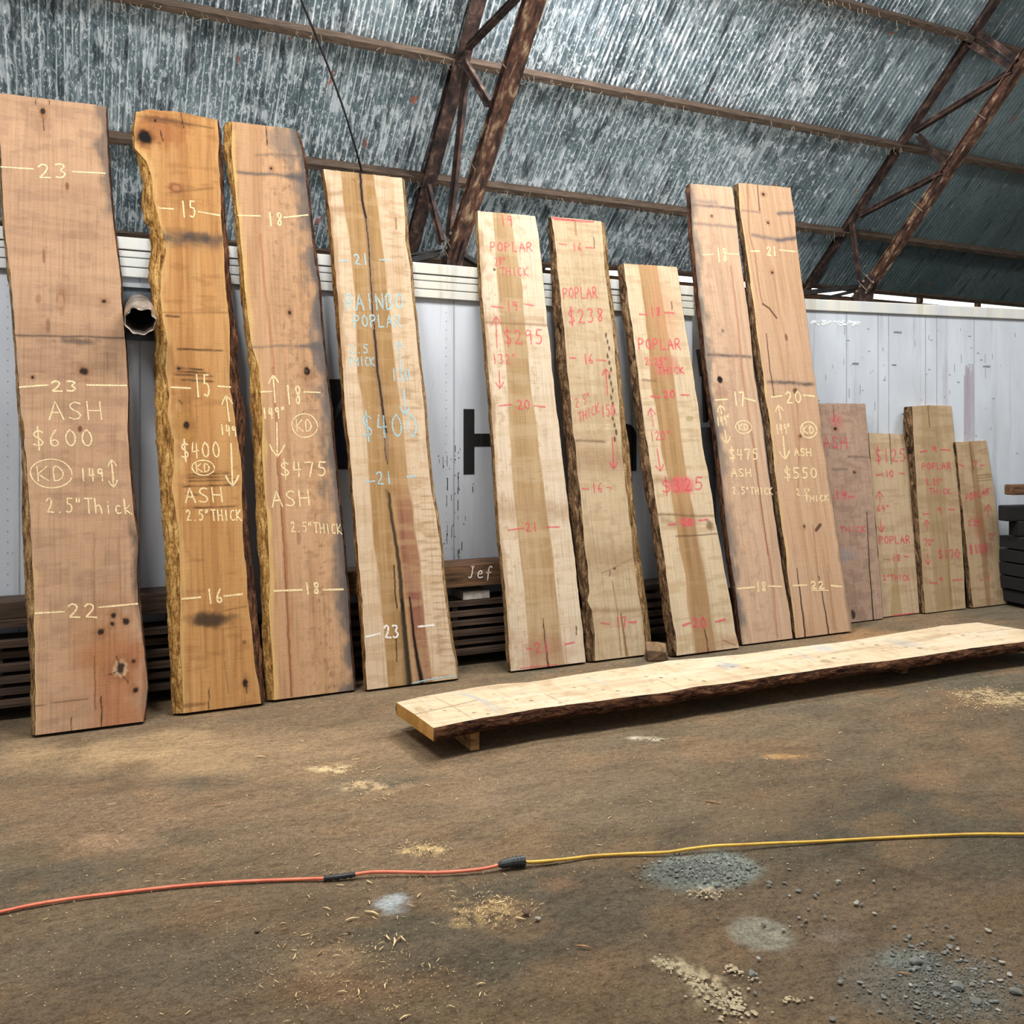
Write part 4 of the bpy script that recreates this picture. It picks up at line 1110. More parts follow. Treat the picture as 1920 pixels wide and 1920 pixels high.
# ---- 3: ash slab with grey stain
s3 = lean_slab('ash slab with grey-stained right edge, marked $475, next to the orange one', (582, 1304), 2.5 * IN,
  [(435, 227.5), (470, 232), (553, 242), (558, 250)],
  [(435, 229), (434, 284), (439, 328), (445, 388), (450, 447), (457, 506), (461, 566), (467, 610), (474, 655), (485, 687), (491, 771), (493, 862), (498, 935), (502, 1008), (505, 1081), (504, 1136), (511, 1227), (514, 1310)],
  [(556, 248), (565, 278), (573, 319), (577, 373), (582, 417), (589, 477), (598, 536), (601, 596), (607, 655), (613, 714), (620, 771), (625.5, 844), (635, 935), (644, 1026), (651, 1099), (655, 1190), (662, 1263), (664, 1296)],
  group=ASH, outL=[(424, 227), (419, 239), (420, 284), (427, 328), (438, 388), (444, 447), (448, 492), (451, 551), (456, 596), (462, 643), (468, 700), (467, 727), (472, 789), (476, 855), (480, 935), (481, 1008), (489, 1074), (491, 1154), (492, 1227), (500, 1309)],
  outR=[(560, 250), (569, 278), (577, 319), (581, 373), (586, 417), (593, 477), (601, 536), (604, 596), (610, 655), (616, 714), (623, 771), (629, 844), (638, 935), (647, 1026), (654, 1099), (658, 1190), (665, 1263), (666, 1296)],
  base='#ba8c64', base2='#c79b72', barkL=M_BARK_Y, barkR=M_BARK_R, ampL=.010, ampR=.003, seed=303)
s = s3
s.mottle('#a3764f', .4, .54, 26, 1.5); s.mottle('#96704f', .45, .6, 28, 26, 3, .35, 1); s.mottle('#cda27b', .35, .56, 12, 1, 6)
s.edge_stain('R', .13, '#625c59', .8, ns=16); s.edge_stain('R', .05, '#4e4a49', .6); s.edge_stain('L', .035, '#d3a968', .85)
s.spot(535, 270, 30, 26, '#6d655f', .6, .6, 12); s.hband(480, 290, 575, 292, 5, '#6b5b50', .6); s.hband(445, 322, 578, 334, 6, '#5f5650', .8); s.spot(560, 332, 26, 10, '#575252', .7, .5)
s.crack([(498, 238), (501, 272)], 2); s.knot(508, 316, 3, 3); s.knot(543, 586, 3, 4); s.spot(575, 702, 16, 16, '#9a6a45', .5, .5); s.spot(575, 696, 6, 7, '#120a06', 1, .3)
s.crack([(488, 440), (495, 520), (505, 600), (514, 690)], 5, '#a5622f', .5, .8); s.crack([(512, 690), (522, 850), (530, 950), (536, 1050), (541, 1180), (548, 1305)], 6, '#9d5730', .6, .9); s.crack([(519, 860), (530, 990), (541, 1200), (547, 1305)], 2, '#5a2f18', .7)
s.hband(470, 650, 612, 648, 5, '#716259', .65); s.spot(590, 650, 22, 8, '#5d5653', .7, .5); s.spot(640, 1110, 20, 24, '#5f5752', .6, .6, 12)
s.spot(560, 1010, 4, 12, '#6d4a35', .4); s.mottle('#7d5c46', .45, .68, 40, 30, 9, .4, .8)
s.width_mark((446, 404, 488, 405), '18', 502, 424, 34, 26, (532, 408, 577, 403), Y, 3.2)
s.width_mark((489, 735, 510, 734), '18', 536, 759, 36, 36, (570, 735, 600, 736), Y, 3.2); s.arrow(516, 755, 512, 704, Y, 9, 3); s.write('149"', 493, 785, 46, 20, Y, 'length_number', -.05); s.arrow(519, 792, 520, 856, Y, 14, 3.2)
s.ring(571, 798, 24, 22, Y, 'KD', 34, 22, 2.2); s.write('$475', 527, 893, 92, 27, Y, 'price_mark'); s.write('ASH', 511, 951, 76, 30, Y, 'species_word', -.04); s.write('2.5"THICK', 546, 997, 98, 19, Y, 'thickness_note', .05, 2.4)
s.width_mark((514, 1108, 566, 1106), '18', 571, 1114, 34, 22, (606, 1106, 643, 1105), Y, 4)
s.finish()

# ---- 4: wide poplar slab with black split
s4 = lean_slab('wide poplar slab with a long black split and blue chalk marks, $400', (772, 1283), 2.5 * IN,
  [(606, 317), (754, 334)],
  [(607, 318), (617, 386), (624, 456), (629, 508), (633, 560), (638, 638), (643, 690), (646, 750), (654, 824), (661, 913), (669, 1002), (675, 1077), (681, 1151), (685, 1225), (688, 1292)],
  [(754, 334), (758, 391), (761, 451), (769, 498), (773, 560), (779, 607), (784, 665), (790, 717), (796, 769), (799, 824), (808, 913), (817, 964), (825, 1017), (830, 1085), (841, 1166), (847, 1210), (854, 1240), (856, 1273)],
  group=POP, outL=[(605, 317), (611, 386), (615, 430), (620, 482), (625, 547), (629, 586), (633, 638), (638, 704), (642, 760), (646, 809), (654, 875), (661, 958), (665, 1017), (668, 1077), (674, 1151), (679, 1225), (686, 1292)],
  outR=[(757, 334), (762, 391), (765, 451), (773, 498), (777, 560), (783, 607), (788, 665), (794, 717), (800, 769), (803, 824), (812, 913), (821, 964), (828, 1017), (834, 1085), (844, 1166), (850, 1210), (857, 1240), (859, 1273)],
  base='#d2b187', base2='#dfc39b', barkL=M_BARK_O, barkR=M_BARK_G, ampL=.006, ampR=.004, seed=404)
s = s4
s.heart([(640, 320), (650, 420), (665, 540), (672, 700), (685, 800), (692, 900), (700, 1020), (712, 1100), (722, 1220), (728, 1287)],
        [(700, 328), (714, 440), (727, 560), (742, 700), (756, 800), (766, 910), (775, 960), (785, 1050), (795, 1160), (805, 1240), (811, 1278)], '#b0864c', .97, .006, '#96703a')
s.heart([(735, 900), (744, 960), (752, 1050), (764, 1120), (770, 1200), (780, 1282)], [(768, 900), (775, 960), (785, 1050), (795, 1160), (805, 1240), (811, 1278)], '#9a6247', .75, .012, '#7f4a3a')
s.spot(775, 1120, 14, 50, '#8c4f40', .7, .6, 9); s.heart([(722, 330), (735, 440), (745, 560), (756, 660)], [(733, 332), (747, 440), (756, 560), (765, 660)], '#c9a577', .5, .012)
s.hband(614, 364, 655, 360, 10, '#a57d51', .6); s.hband(616, 390, 660, 396, 14, '#a67b4d', .65); s.edge_stain('L', .05, '#a97f50', .7, (610, 340), (640, 700)); s.mottle('#c29c6b', .4, .56, 4, 20)
s.mottle('#b08a5e', .5, .6, 10, 40, 5, .72, 1)
s.crack([(675, 322), (679, 375), (686, 410), (693, 480), (699, 560), (703, 640), (708, 700), (716, 760), (722, 800), (727, 860)], 9, '#8a6a52', .55, .9); s.crack([(675, 320), (677, 350), (680, 378), (686, 408)], 4.5, '#140c08', .98); s.crack([(686, 408), (693, 480), (697, 560), (702, 620)], 2, '#140c08', .98); s.crack([(702, 620), (707, 690), (716, 755), (724, 810)], 4.5, '#1d120c', .92)
s.crack([(720, 770), (722, 840), (727, 870)], 2, '#33241a', .8); s.crack([(729, 925), (733, 960), (744, 1030), (750, 1080), (757, 1170), (764, 1240), (768, 1287)], 4, '#0d0806', .98, .5, 10); s.crack([(738, 1060), (741, 1110), (744, 1140)], 3, '#2b1b12', .9); s.crack([(742, 1190), (744, 1240)], 2.5, '#3a2516', .9)
s.crack([(768, 1120), (775, 1190), (783, 1240), (790, 1277)], 3, '#0d0806', .98, .5, 9); s.crack([(752, 1150), (760, 1220), (763, 1285)], 8, '#4f3d26', .6, .9, 12); s.crack([(725, 920), (738, 985), (748, 1060), (752, 1120)], 6, '#5e4630', .6, .9)
s.crack([(742, 408), (743, 430)], 2, '#6b4a2c', .8); s.crack([(660, 336), (668, 343)], 2, '#8b6438', .8)
for i in range(26): s.hband(788 + i * 1.6, 930 + i * 12.5, 806 + i * 1.9 + (i % 4) * 4, 930 + i * 12.5, 2.2, '#9b7247', .6, .9)
s.width_mark((637, 490, 655, 488), '21', 665, 496, 30, 20, (712, 487, 731, 488), B_, 3.4); s.write('RAINBO', 650, 582, 112, 30, B_, 'species_word', -.02, 3.6); s.write('POPLAR', 664, 613, 92, 22, B_, 'species_word', .0, 3.2)
s.write('2.5', 656, 662, 38, 16, B_, 'thickness_note', 0, 2.8); s.write('THICK', 655, 686, 50, 16, B_, 'thickness_note', 0, 2.8); s.arrow(752, 700, 748, 640, B_, 9, 3); s.write('130', 735, 714, 38, 22, B_, 'length_number', 0, 3); s.arrow(757, 730, 760, 778, B_, 10, 3.4)
s.write('$400', 680, 820, 112, 42, B_, 'price_mark', 0, 3.6); s.width_mark((686, 904, 703, 902), '21', 707, 908, 34, 24, (763, 894, 779, 893), B_, 3.4); s.width_mark((686, 1194, 712, 1188), '23', 721, 1196, 32, 24, (784, 1175, 814, 1172), W_, 4)
s.strokes([[(773, 1281), (800, 1275), (830, 1270), (856, 1267)]], B_, 'chalk_line', 3)
s.finish()

# ---- 5: poplar 19-21
s5 = lean_slab('pale poplar slab marked $295 in pink, right of the painted letter', (1027, 1250), 2.25 * IN,
  [(892, 395), (1004, 405)],
  [(895, 396), (899, 475), (904, 557), (909, 616), (915, 686), (920, 745), (923, 804), (928, 871), (933, 949), (939, 1027), (946, 1092), (950, 1158), (957, 1256)],
  [(1004, 405), (1010, 440), (1016, 499), (1022, 557), (1026, 604), (1031, 646), (1036, 698), (1041.6, 757), (1047, 793), (1054, 853), (1062, 923), (1068, 975), (1076, 1035), (1081, 1080), (1087, 1132), (1093, 1184), (1098, 1241)],
  group=POP, outL=[(890, 395), (892, 431), (895, 475), (897, 515), (901, 557), (904, 586), (907, 628), (910, 675), (915, 717), (917, 768), (920, 800), (924, 858), (930, 923), (934, 1001), (939, 1040), (944, 1105), (948, 1171), (955, 1236), (956, 1258)],
  base='#dcc29c', base2='#e4ceab', barkL=M_BARK_G, barkR=M_BARK_G, ampL=.005, ampR=.002, seed=505)
s = s5
s.heart([(925, 398), (930, 500), (939, 600), (950, 700), (955, 790), (960, 900), (970, 1000), (981, 1100), (988, 1180), (993, 1255)], [(957, 401), (968, 470), (978, 540), (988, 650), (998, 740), (1007, 800), (1020, 920), (1030, 1000), (1043, 1100), (1052, 1180), (1058, 1248)], '#b8955f', .92, .005, '#a98350')
s.hband(900, 604, 1028, 610, 5, '#8d6f49', .8, .2); s.hband(900, 596, 1020, 600, 16, '#b28f63', .6); s.edge_stain('L', .045, '#a07a4c', .7, (895, 430), (925, 800)); s.edge_stain('L', .04, '#b08a5c', .6, (925, 800), (957, 1250)); s.hband(930, 955, 1070, 960, 40, '#b08a5e', .6); s.mottle('#b59061', .4, .6, 26, 26, 2, 0, .8); s.mottle('#cdb084', .4, .55, 3, 20, 6)
s.crack([(1018, 1160), (1022, 1200), (1028, 1249)], 1.5, '#1d120b', .95, .5, 4); s.crack([(1080, 1175), (1081, 1190)], 2); s.spot(1010, 1220, 50, 30, '#b0725a', .45, .7, 8); s.spot(927, 505, 2.5, 2.5, '#4b3a2a', .9)
s.width_mark(None, '19', 939, 424, 26, 20, None, K_, 2.6); s.write('POPLAR', 920, 471, 82, 17, K_, 'species_word', .01, 2.4); s.write('28"', 928, 498, 24, 16, K_, 'thickness_note', .0, 2.2); s.write('THICK', 939, 516, 54, 15, K_, 'thickness_note', .02, 2.2)
s.width_mark((921, 574, 944, 577), '19', 950, 583, 24, 18, (983, 570, 1001, 573), K_, 2.6); s.arrow(932, 652, 930, 594, K_, 9, 2.6); s.write('$295', 946, 645, 78, 27, K_, 'price_mark', .0, 2.8); s.write('132"', 924, 682, 48, 18, K_, 'length_number', 0, 2.4); s.arrow(936, 694, 937, 728, K_, 7, 2.6)
s.width_mark((935, 761, 960, 758), '20', 970, 767, 28, 17, (1001, 761, 1022, 763), K_, 3); s.width_mark((953, 994, 982, 990), '21', 986, 996, 26, 16, (1024, 988, 1048, 988), K_, 3); s.width_mark((988, 1216, 998, 1216), '21', 1004, 1222, 30, 18, (1059, 1208, 1077, 1204), K_, 2.8); s.strokes([[(975, 1253), (1000, 1250), (1045, 1246)]], K_, 'chalk_line', 2.4)
s.finish()

# ---- 6: poplar with thick dark bark
s6 = lean_slab('poplar slab with thick dark bark on its left edge, marked $238', (1165, 1233), 2.25 * IN,
  [(1033, 406), (1128, 415)],
  [(1033, 407), (1039, 436), (1043, 475), (1047, 522), (1051, 557), (1055, 595), (1058, 616), (1061, 663), (1067, 721), (1072, 768), (1074, 804), (1079, 832), (1083, 884), (1088, 923), (1092, 962), (1096, 1014), (1102, 1066), (1106, 1108), (1102, 1126), (1110, 1145), (1115, 1184), (1116.5, 1237)],
  [(1127, 414), (1131, 464), (1134, 511), (1141, 557), (1147, 604), (1152, 651), (1155, 698), (1160, 745), (1163, 800), (1167, 858), (1172.5, 910), (1179, 962), (1185.5, 1014), (1188, 1053), (1196, 1105), (1204, 1158), (1209, 1210), (1212, 1225)],
  group=POP, outL=[(1030, 407), (1027, 428), (1031, 468), (1034, 511), (1037, 569), (1040, 604), (1042, 639), (1045, 686), (1050, 721), (1054, 757), (1057, 800), (1062, 845), (1066, 897), (1068, 962), (1077, 1014), (1080, 1053), (1086, 1092), (1090, 1126), (1092, 1171), (1100, 1238)],
  outR=[(1132, 417), (1138, 464), (1142, 522), (1148, 569), (1154, 616), (1159, 663), (1165, 721), (1173, 800), (1179, 832), (1184, 897), (1189, 949), (1196, 1014), (1201, 1053), (1210, 1118), (1218, 1184), (1221, 1210), (1221, 1224)],
  base='#d1b184', base2='#dcc095', barkL=M_BARK, barkR=M_BARK_G, ampL=.013, ampR=.005, seed=606)
s = s6; s.tone = (.92, (.67, .69, .73))
s.mottle('#bf9b6d', .4, .55, 3, 22); s.mottle('#c8a576', .35, .56, 18, 2, 4); s.mottle('#b08c60', .3, .64, 22, 22, 8)
s.hband(1080, 826, 1135, 828, 5, '#7e6040', .8); s.hband(1078, 862, 1170, 866, 50, '#a98258', .6); s.hband(1095, 1040, 1190, 1046, 56, '#ad8859', .6); s.hband(1110, 1145, 1200, 1145, 10, '#a07a4e', .6)
s.crack([(1078, 413), (1080, 440)], 4, '#a67b48', .7); s.crack([(1113, 446), (1114, 465)], 2, '#6e5033', .8)
for i in range(16): s.spot(1136 + i * 1.1 + (i % 3) * 2, 628 + i * 13, 1.8, 5, '#3d2818', .85, .4, 60)
s.crack([(1128, 1075), (1160, 1060), (1188, 1045)], 2, '#9c774b', .6); s.spot(1152, 1066, 2.5, 2.5, '#4b321d', .9); s.crack([(1144, 1070), (1143, 1080)], 2, '#5b4027', .8)
s.crack([(1148, 1090), (1158, 1150), (1164, 1228)], 2.2, '#9d7434', .7); s.crack([(1164, 1150), (1170, 1190), (1175, 1228)], 3, '#8a5f28', .85, .5, 5)
s.strokes([[(1036, 408), (1060, 411), (1085, 414), (1113, 416)], [(1040, 411), (1075, 413)]], K_, 'chalk_line', 4)
s.width_mark((1048, 457, 1062, 459), '16', 1074, 470, 20, 14, (1098, 464, 1115, 465), K_, 2.6); s.write('POPLAR', 1057, 560, 66, 20, K_, 'species_word', -.03, 2.6); s.write('$238', 1066, 607, 72, 26, K_, 'price_mark', -.06, 2.8); s.width_mark((1068, 671, 1080, 671), '16', 1095, 682, 20, 18, (1118, 675, 1136, 676), K_, 2.8)
s.arrow(1139, 740, 1136, 692, K_, 7, 2.8); s.write('2.5"', 1079, 765, 30, 20, K_, 'thickness_note', -.35, 2.2); s.write('THICK', 1086, 792, 40, 18, K_, 'thickness_note', -.5, 2.2); s.write('150', 1128, 782, 28, 22, K_, 'length_number', -.1, 2.4); s.arrow(1148, 820, 1151, 878, K_, 7, 3)
s.width_mark((1092, 916, 1104, 917), '16', 1110, 923, 24, 18, (1138, 914, 1147, 915), K_, 2.6); s.width_mark((1126, 1168, 1142, 1170), '17', 1156, 1176, 22, 20, (1178, 1167, 1193, 1166), K_, 3)
s.finish()

# ---- 7: shorter poplar
s7 = lean_slab('shorter poplar slab with a brown heart stripe and smeared pink price', (1326, 1222), 2.25 * IN,
  [(1169, 494), (1269, 500.5)],
  [(1170, 495), (1173, 521), (1178, 561), (1184, 602), (1188, 633), (1193, 673), (1198, 714), (1203, 755), (1210, 815), (1214, 835), (1221, 874), (1228, 928), (1236, 983), (1245, 1038), (1251, 1092), (1259, 1147), (1267, 1191), (1269, 1224)],
  [(1269, 500), (1275, 537), (1281, 582), (1286, 618), (1292, 653), (1298, 689), (1303, 724), (1312, 785), (1318, 838), (1327, 885), (1335, 928), (1341, 979), (1349, 1016), (1355, 1049), (1363, 1092), (1372, 1136), (1378, 1180), (1385, 1214)],
  group=POP, outL=[(1164, 494), (1158, 505), (1161, 527), (1164, 561), (1168, 596), (1173, 622), (1178, 663), (1182, 704), (1188, 744), (1194, 795), (1199, 830), (1203, 874), (1211, 928), (1221, 972), (1226, 1016), (1232, 1060), (1238, 1103), (1242, 1136), (1247, 1180), (1256, 1219)],
  base='#d4b589', base2='#e0c69d', barkL=M_BARK, barkR=M_BARK_G, ampL=.011, ampR=.003, seed=707)
s = s7; s.tone = (.93, (.72, .74, .79))
s.heart([(1196, 497), (1207, 570), (1214, 640), (1221, 720), (1230, 770), (1241, 850), (1255, 900), (1264, 970), (1275, 1030), (1285, 1080), (1288, 1130), (1298, 1180), (1304, 1223)], [(1232, 499), (1243, 570), (1253, 640), (1265, 720), (1276, 800), (1284, 870), (1298, 950), (1308, 1010), (1318, 1060), (1328, 1120), (1336, 1180), (1343, 1218)], '#b98e58', .95, .005, '#a1763f')
s.heart([(1262, 930), (1290, 1080), (1304, 1223)], [(1296, 930), (1326, 1080), (1343, 1218)], '#94693f', .45, .02); s.mottle('#b8925f', .4, .58, 4, 24, 3)
s.spot(1245, 575, 26, 60, '#c98a5c', .5, .6, 9); s.spot(1250, 688, 26, 20, '#c97b5c', .7, .5, 14); s.spot(1276, 909, 24, 15, '#dd6a60', .85, .35, 20); s.spot(1288, 979, 16, 8, '#cf6555', .8, .4, 20)
s.hband(1205, 713, 1230, 715, 4, '#8a6840', .8); s.hband(1228, 965, 1340, 968, 5, '#7e5c36', .7, .3); s.hband(1222, 904, 1265, 902, 12, '#a37c4e', .6); s.hband(1240, 978, 1268, 986, 14, '#9d774b', .6); s.hband(1268, 1006, 1345, 1001, 2.4, '#5d4126', .9, .1); s.spot(1330, 985, 6, 9, '#7a5c35', .8, .4); s.spot(1293, 785, 7, 5, '#9d8a4a', .6)
s.crack([(1259, 566), (1260, 580)], 2, '#5e4226', .9); s.crack([(1321, 1180), (1325, 1200), (1328, 1220)], 1.6, '#2a190e', .95, .5, 3.4); s.spot(1355, 1205, 34, 12, '#bb8a5e', .5, .6)
s.crack([(1355, 1200), (1380, 1210)], 1.8, '#7d5230', .7)
s.width_mark((1199, 589, 1213, 590), '18', 1220, 593, 22, 18, (1246, 586, 1263, 587), K_, 3.2); s.write('POPLAR', 1198, 655, 82, 20, K_, 'species_word', .0, 3); s.write('2.25"', 1210, 684, 44, 14, K_, 'thickness_note', 0, 2.4); s.write('THICK', 1235, 700, 50, 12, K_, 'thickness_note', 0, 2.4)
s.width_mark((1221, 743, 1238, 745), '20', 1245, 746, 24, 14, (1277, 740, 1292, 741), K_, 3.4); s.arrow(1225, 800, 1220, 766, K_, 7, 2.4); s.write('120"', 1219, 826, 42, 17, K_, 'length_number', -.05, 2.4); s.arrow(1232, 842, 1238, 883, K_, 7, 2.6); s.write('$325', 1242, 924, 82, 24, K_, 'price_mark', -.08, 3)
s.width_mark((1253, 984, 1266, 982), '20', 1278, 985, 24, 12, (1310, 976, 1326, 974), K_, 3.4); s.width_mark((1280, 1173, 1296, 1167), '20', 1299, 1176, 30, 18, (1342, 1166, 1360, 1161), K_, 4)
s.finish()

# ---- 8 and 9: the tall ash pair
s8 = lean_slab('grey-edged ash slab, left one of the tall pair, marked 17 and $475', (1438, 1203), 2.5 * IN,
  [(1290, 343.6), (1372, 351)],
  [(1294, 345), (1298, 431), (1304, 494), (1310, 553), (1317, 611), (1325, 693), (1331, 740), (1344, 819), (1357, 947), (1370, 1049), (1378, 1100), (1391, 1207)],
  [(1373, 352), (1378, 386), (1382, 428), (1387, 475), (1393, 517), (1399, 564), (1405, 604), (1408, 639), (1411, 670), (1415, 710), (1421, 745), (1427, 781), (1433, 827), (1440, 883), (1448, 939), (1455, 985), (1459, 1018), (1466, 1062), (1474, 1113), (1481, 1151), (1486, 1196)],
  group=ASH, outL=[(1290, 344), (1290, 384), (1294, 431), (1300, 482), (1305, 529), (1310, 576), (1316, 623), (1321, 670), (1328, 728), (1335, 763), (1344, 819), (1350, 883), (1356, 947), (1362, 998), (1369, 1049), (1377, 1100), (1383, 1151), (1390, 1207)],
  base='#ba9068', base2='#c79d75', barkL=M_BARK_R, barkR=M_BARK_R, ampL=.003, ampR=.002, seed=808)
s = s8; s.tone = (.85, (.93, .98, 1.06))
s.edge_stain('L', .10, '#6a6255', .8, ns=16); s.edge_stain('L', .03, '#565048', .6); s.hband(1293, 383, 1382, 391, 5, '#57504e', .8); s.hband(1294, 375, 1345, 380, 8, '#6d6460', .6); s.hband(1300, 418, 1382, 426, 6, '#6b605a', .7); s.hband(1325, 664, 1408, 669, 6, '#4f4743', .85, .3); s.mottle('#a57c58', .35, .56, 24, 1.6); s.mottle('#9f7a5c', .35, .6, 20, 22, 4, .1, .6)
s.crack([(1370, 500), (1383, 600), (1392, 700), (1401, 760), (1418, 870), (1430, 980), (1445, 1060), (1458, 1195)], 4, '#a3603a', .6, .9); s.crack([(1414, 850), (1432, 980), (1440, 1040)], 2, '#7a3e20', .7)
s.spot(1350, 712, 5, 6, '#1a0f09', 1, .3); s.spot(1354, 735, 14, 16, '#96684a', .5, .5); s.knot(1335, 405, 2, 2); s.spot(1355, 620, 3, 4, '#79523a', .8); s.crack([(1390, 480), (1396, 520)], 3, '#d0a45c', .8)
s.width_mark((1318, 478, 1337, 477), '18', 1344, 491, 24, 26, (1364, 476, 1384, 477), Y, 2.8); s.width_mark((1341, 750, 1364, 749), '17', 1376, 761, 24, 26, (1397, 747, 1416, 752), Y, 2.8); s.arrow(1353, 776, 1350, 760, Y, 7, 2.4); s.write('149"', 1345, 800, 26, 17, Y, 'length_number', -.3, 2.2); s.arrow(1359, 806, 1363, 832, Y, 8, 2.4)
s.ring(1394, 801, 15, 12, Y, 'KD', 20, 12, 2); s.write('$475', 1368, 862, 58, 20, Y, 'price_mark', .0, 2.4); s.write('ASH', 1372, 894, 40, 15, Y, 'species_word', 0, 2.2); s.write('2.5"THICK', 1373, 926, 78, 13, Y, 'thickness_note', .02, 2); s.width_mark((1382, 1104, 1414, 1101), '18', 1418, 1109, 22, 18, (1440, 1099, 1466, 1100), Y, 2.8)
s.finish()

s9 = lean_slab('ash slab, right one of the tall pair, marked 20 and $550', (1543, 1190), 2.5 * IN,
  [(1374, 346), (1387, 343), (1482, 352)],
  [(1385, 344), (1387, 391), (1394, 435), (1402, 489), (1408, 536), (1415, 583), (1422, 642), (1431, 700), (1435, 743), (1443, 781), (1448, 832), (1453, 883), (1461, 947), (1465, 985), (1473, 1028), (1477, 1075), (1484, 1126), (1492, 1195)],
  [(1482, 352), (1489, 400), (1493, 442), (1498, 489), (1504, 536), (1511, 583), (1518, 642), (1525, 696), (1532, 740), (1538, 786), (1545, 845), (1554, 896), (1563, 955), (1571, 1006), (1577, 1049), (1586, 1108), (1593, 1143), (1597, 1184)],
  group=ASH, outL=[(1376, 346), (1378, 370), (1382, 407), (1388, 442), (1394, 489), (1399, 534), (1405, 583), (1409, 632), (1415, 681), (1422, 724), (1428, 770), (1434, 800), (1436, 827), (1443, 883), (1451, 939), (1457, 985), (1463, 1018), (1469, 1062), (1477, 1113), (1484, 1151), (1489, 1196)],
  base='#c19468', base2='#cda277', barkL=M_BARK, barkR=M_BARK_G, ampL=.006, ampR=.003, seed=909)
s = s9; s.tone = (.9, (.82, .86, .95))
s.edge_stain('L', .03, '#d8ae66', .75); s.edge_stain('R', .03, '#7a6754', .6, (1540, 800), (1597, 1180)); s.mottle('#b07f50', .4, .55, 24, 1.3); s.hband(1457, 399, 1490, 399, 7, '#5c5554', .8); s.hband(1390, 394, 1425, 398, 4, '#7d6656', .6); s.hband(1408, 440, 1455, 449, 7, '#6d615b', .7); s.hband(1455, 449, 1494, 446, 8, '#575152', .85)
s.hband(1438, 716, 1526, 720, 7, '#5f5148', .85, .6); s.crack([(1420, 346), (1422, 370), (1424, 395)], 2.2, '#5b381e', .85); s.crack([(1401, 346), (1405, 440), (1416, 480), (1424, 540), (1430, 570)], 3, '#a26a38', .7, .8); s.crack([(1430, 570), (1442, 578), (1456, 596)], 3, '#4e2a14', .9); s.crack([(1437, 626), (1443, 690), (1452, 745)], 2, '#4e2c18', .85); s.crack([(1450, 500), (1460, 580), (1474, 640), (1480, 700)], 3, '#a9744a', .5, .9)
s.knot(1431, 364, 2.5, 2.5); s.knot(1440, 418, 2, 2); s.knot(1448, 511, 2, 2); s.spot(1474, 632, 3, 7, '#6b442b', .8); s.spot(1492, 733, 5, 5, '#4a2a1c', .8); s.knot(1500, 818, 2.5, 2.5); s.knot(1508, 987, 2, 3); s.crack([(1530, 994), (1538, 984)], 5, '#4b2c18', .9); s.knot(1558, 896, 3, 3)
s.crack([(1493, 740), (1499, 830), (1496, 930)], 3, '#a36c42', .55, .9); s.crack([(1494, 1066), (1500, 1110), (1510, 1194)], 1.6, '#2d170c', .95, .5, 3); s.crack([(1536, 1080), (1546, 1140), (1554, 1188)], 1.5, '#3b1f10', .95, .5, 3); s.crack([(1524, 985), (1536, 1100)], 3, '#9c5f38', .55, .9); s.crack([(1552, 1060), (1564, 1180)], 3, '#a0683f', .5, .9)
s.width_mark((1407, 471, 1424, 471), '21', 1438, 479, 22, 16, (1462, 469, 1491, 472), Y, 2.8); s.width_mark((1446, 745, 1466, 742), '20', 1474, 756, 34, 22, (1506, 741, 1527, 743), Y, 2.8); s.arrow(1464, 787, 1459, 760, Y, 7, 2.4); s.write('149"', 1455, 814, 30, 18, Y, 'length_number', -.05, 2.2); s.arrow(1468, 818, 1472, 861, Y, 9, 2.6); s.ring(1516, 806, 15, 15, Y, 'KD', 24, 14, 2.2)
s.write('ASH', 1490, 854, 34, 14, Y, 'species_word', .05, 2.2); s.write('$550', 1471, 898, 66, 20, Y, 'price_mark', -.02, 2.4); s.write('2.5"', 1494, 929, 28, 13, Y, 'thickness_note', .05, 2); s.write('THICK', 1510, 941, 46, 11, Y, 'thickness_note', -.05, 2); s.width_mark((1487, 1098, 1512, 1097), '22', 1521, 1104, 28, 14, (1558, 1098, 1578, 1100), Y, 3)
s.strokes([[(1521, 1107), (1553, 1107)]], Y, 'chalk_line', 2)
s.finish()

# ---- 10 to 13: the short slabs at the right
s10 = lean_slab('short grey-pink ash slab half hidden beside the tall pair', (1620, 1164), 2.0 * IN,
  [(1526, 756), (1622.5, 757)], [(1527, 756), (1536, 870), (1548, 1000), (1562, 1168)],
  [(1622, 757), (1627, 815), (1632, 870), (1637, 932), (1643, 1007), (1650, 1082), (1655, 1161)], lean=9, group=ASH, base='#a67f64', base2='#b48d70', ampL=.002, ampR=.002, seed=1010)
s = s10; s.tone = (.82, (.90, .96, .98))
s.mottle('#8c6a58', .5, .53, 10, 26); s.mottle('#96705a', .5, .58, 26, 20, 3); s.mottle('#b58a70', .4, .58, 8, 4, 6); s.spot(1567, 792, 12, 16, '#c0655a', .6, .5, 20); s.spot(1580, 930, 22, 10, '#c06a60', .4, .5); s.spot(1570, 1040, 28, 14, '#8a8290', .5, .6, 18)
s.crack([(1625, 960), (1630, 1060), (1638, 1162)], 1.5, '#2b170e', .95, .5, 2.6); s.knot(1566, 804, 3, 3); s.knot(1602, 886, 2, 2.5); s.spot(1600, 1152, 4, 9, '#2b1912', .9); s.crack([(1562, 760), (1564, 790)], 1.6, '#6b4c3c', .8)
s.hband(1590, 856, 1635, 858, 4, '#6d5347', .7); s.hband(1560, 880, 1590, 880, 6, '#715b4e', .7)
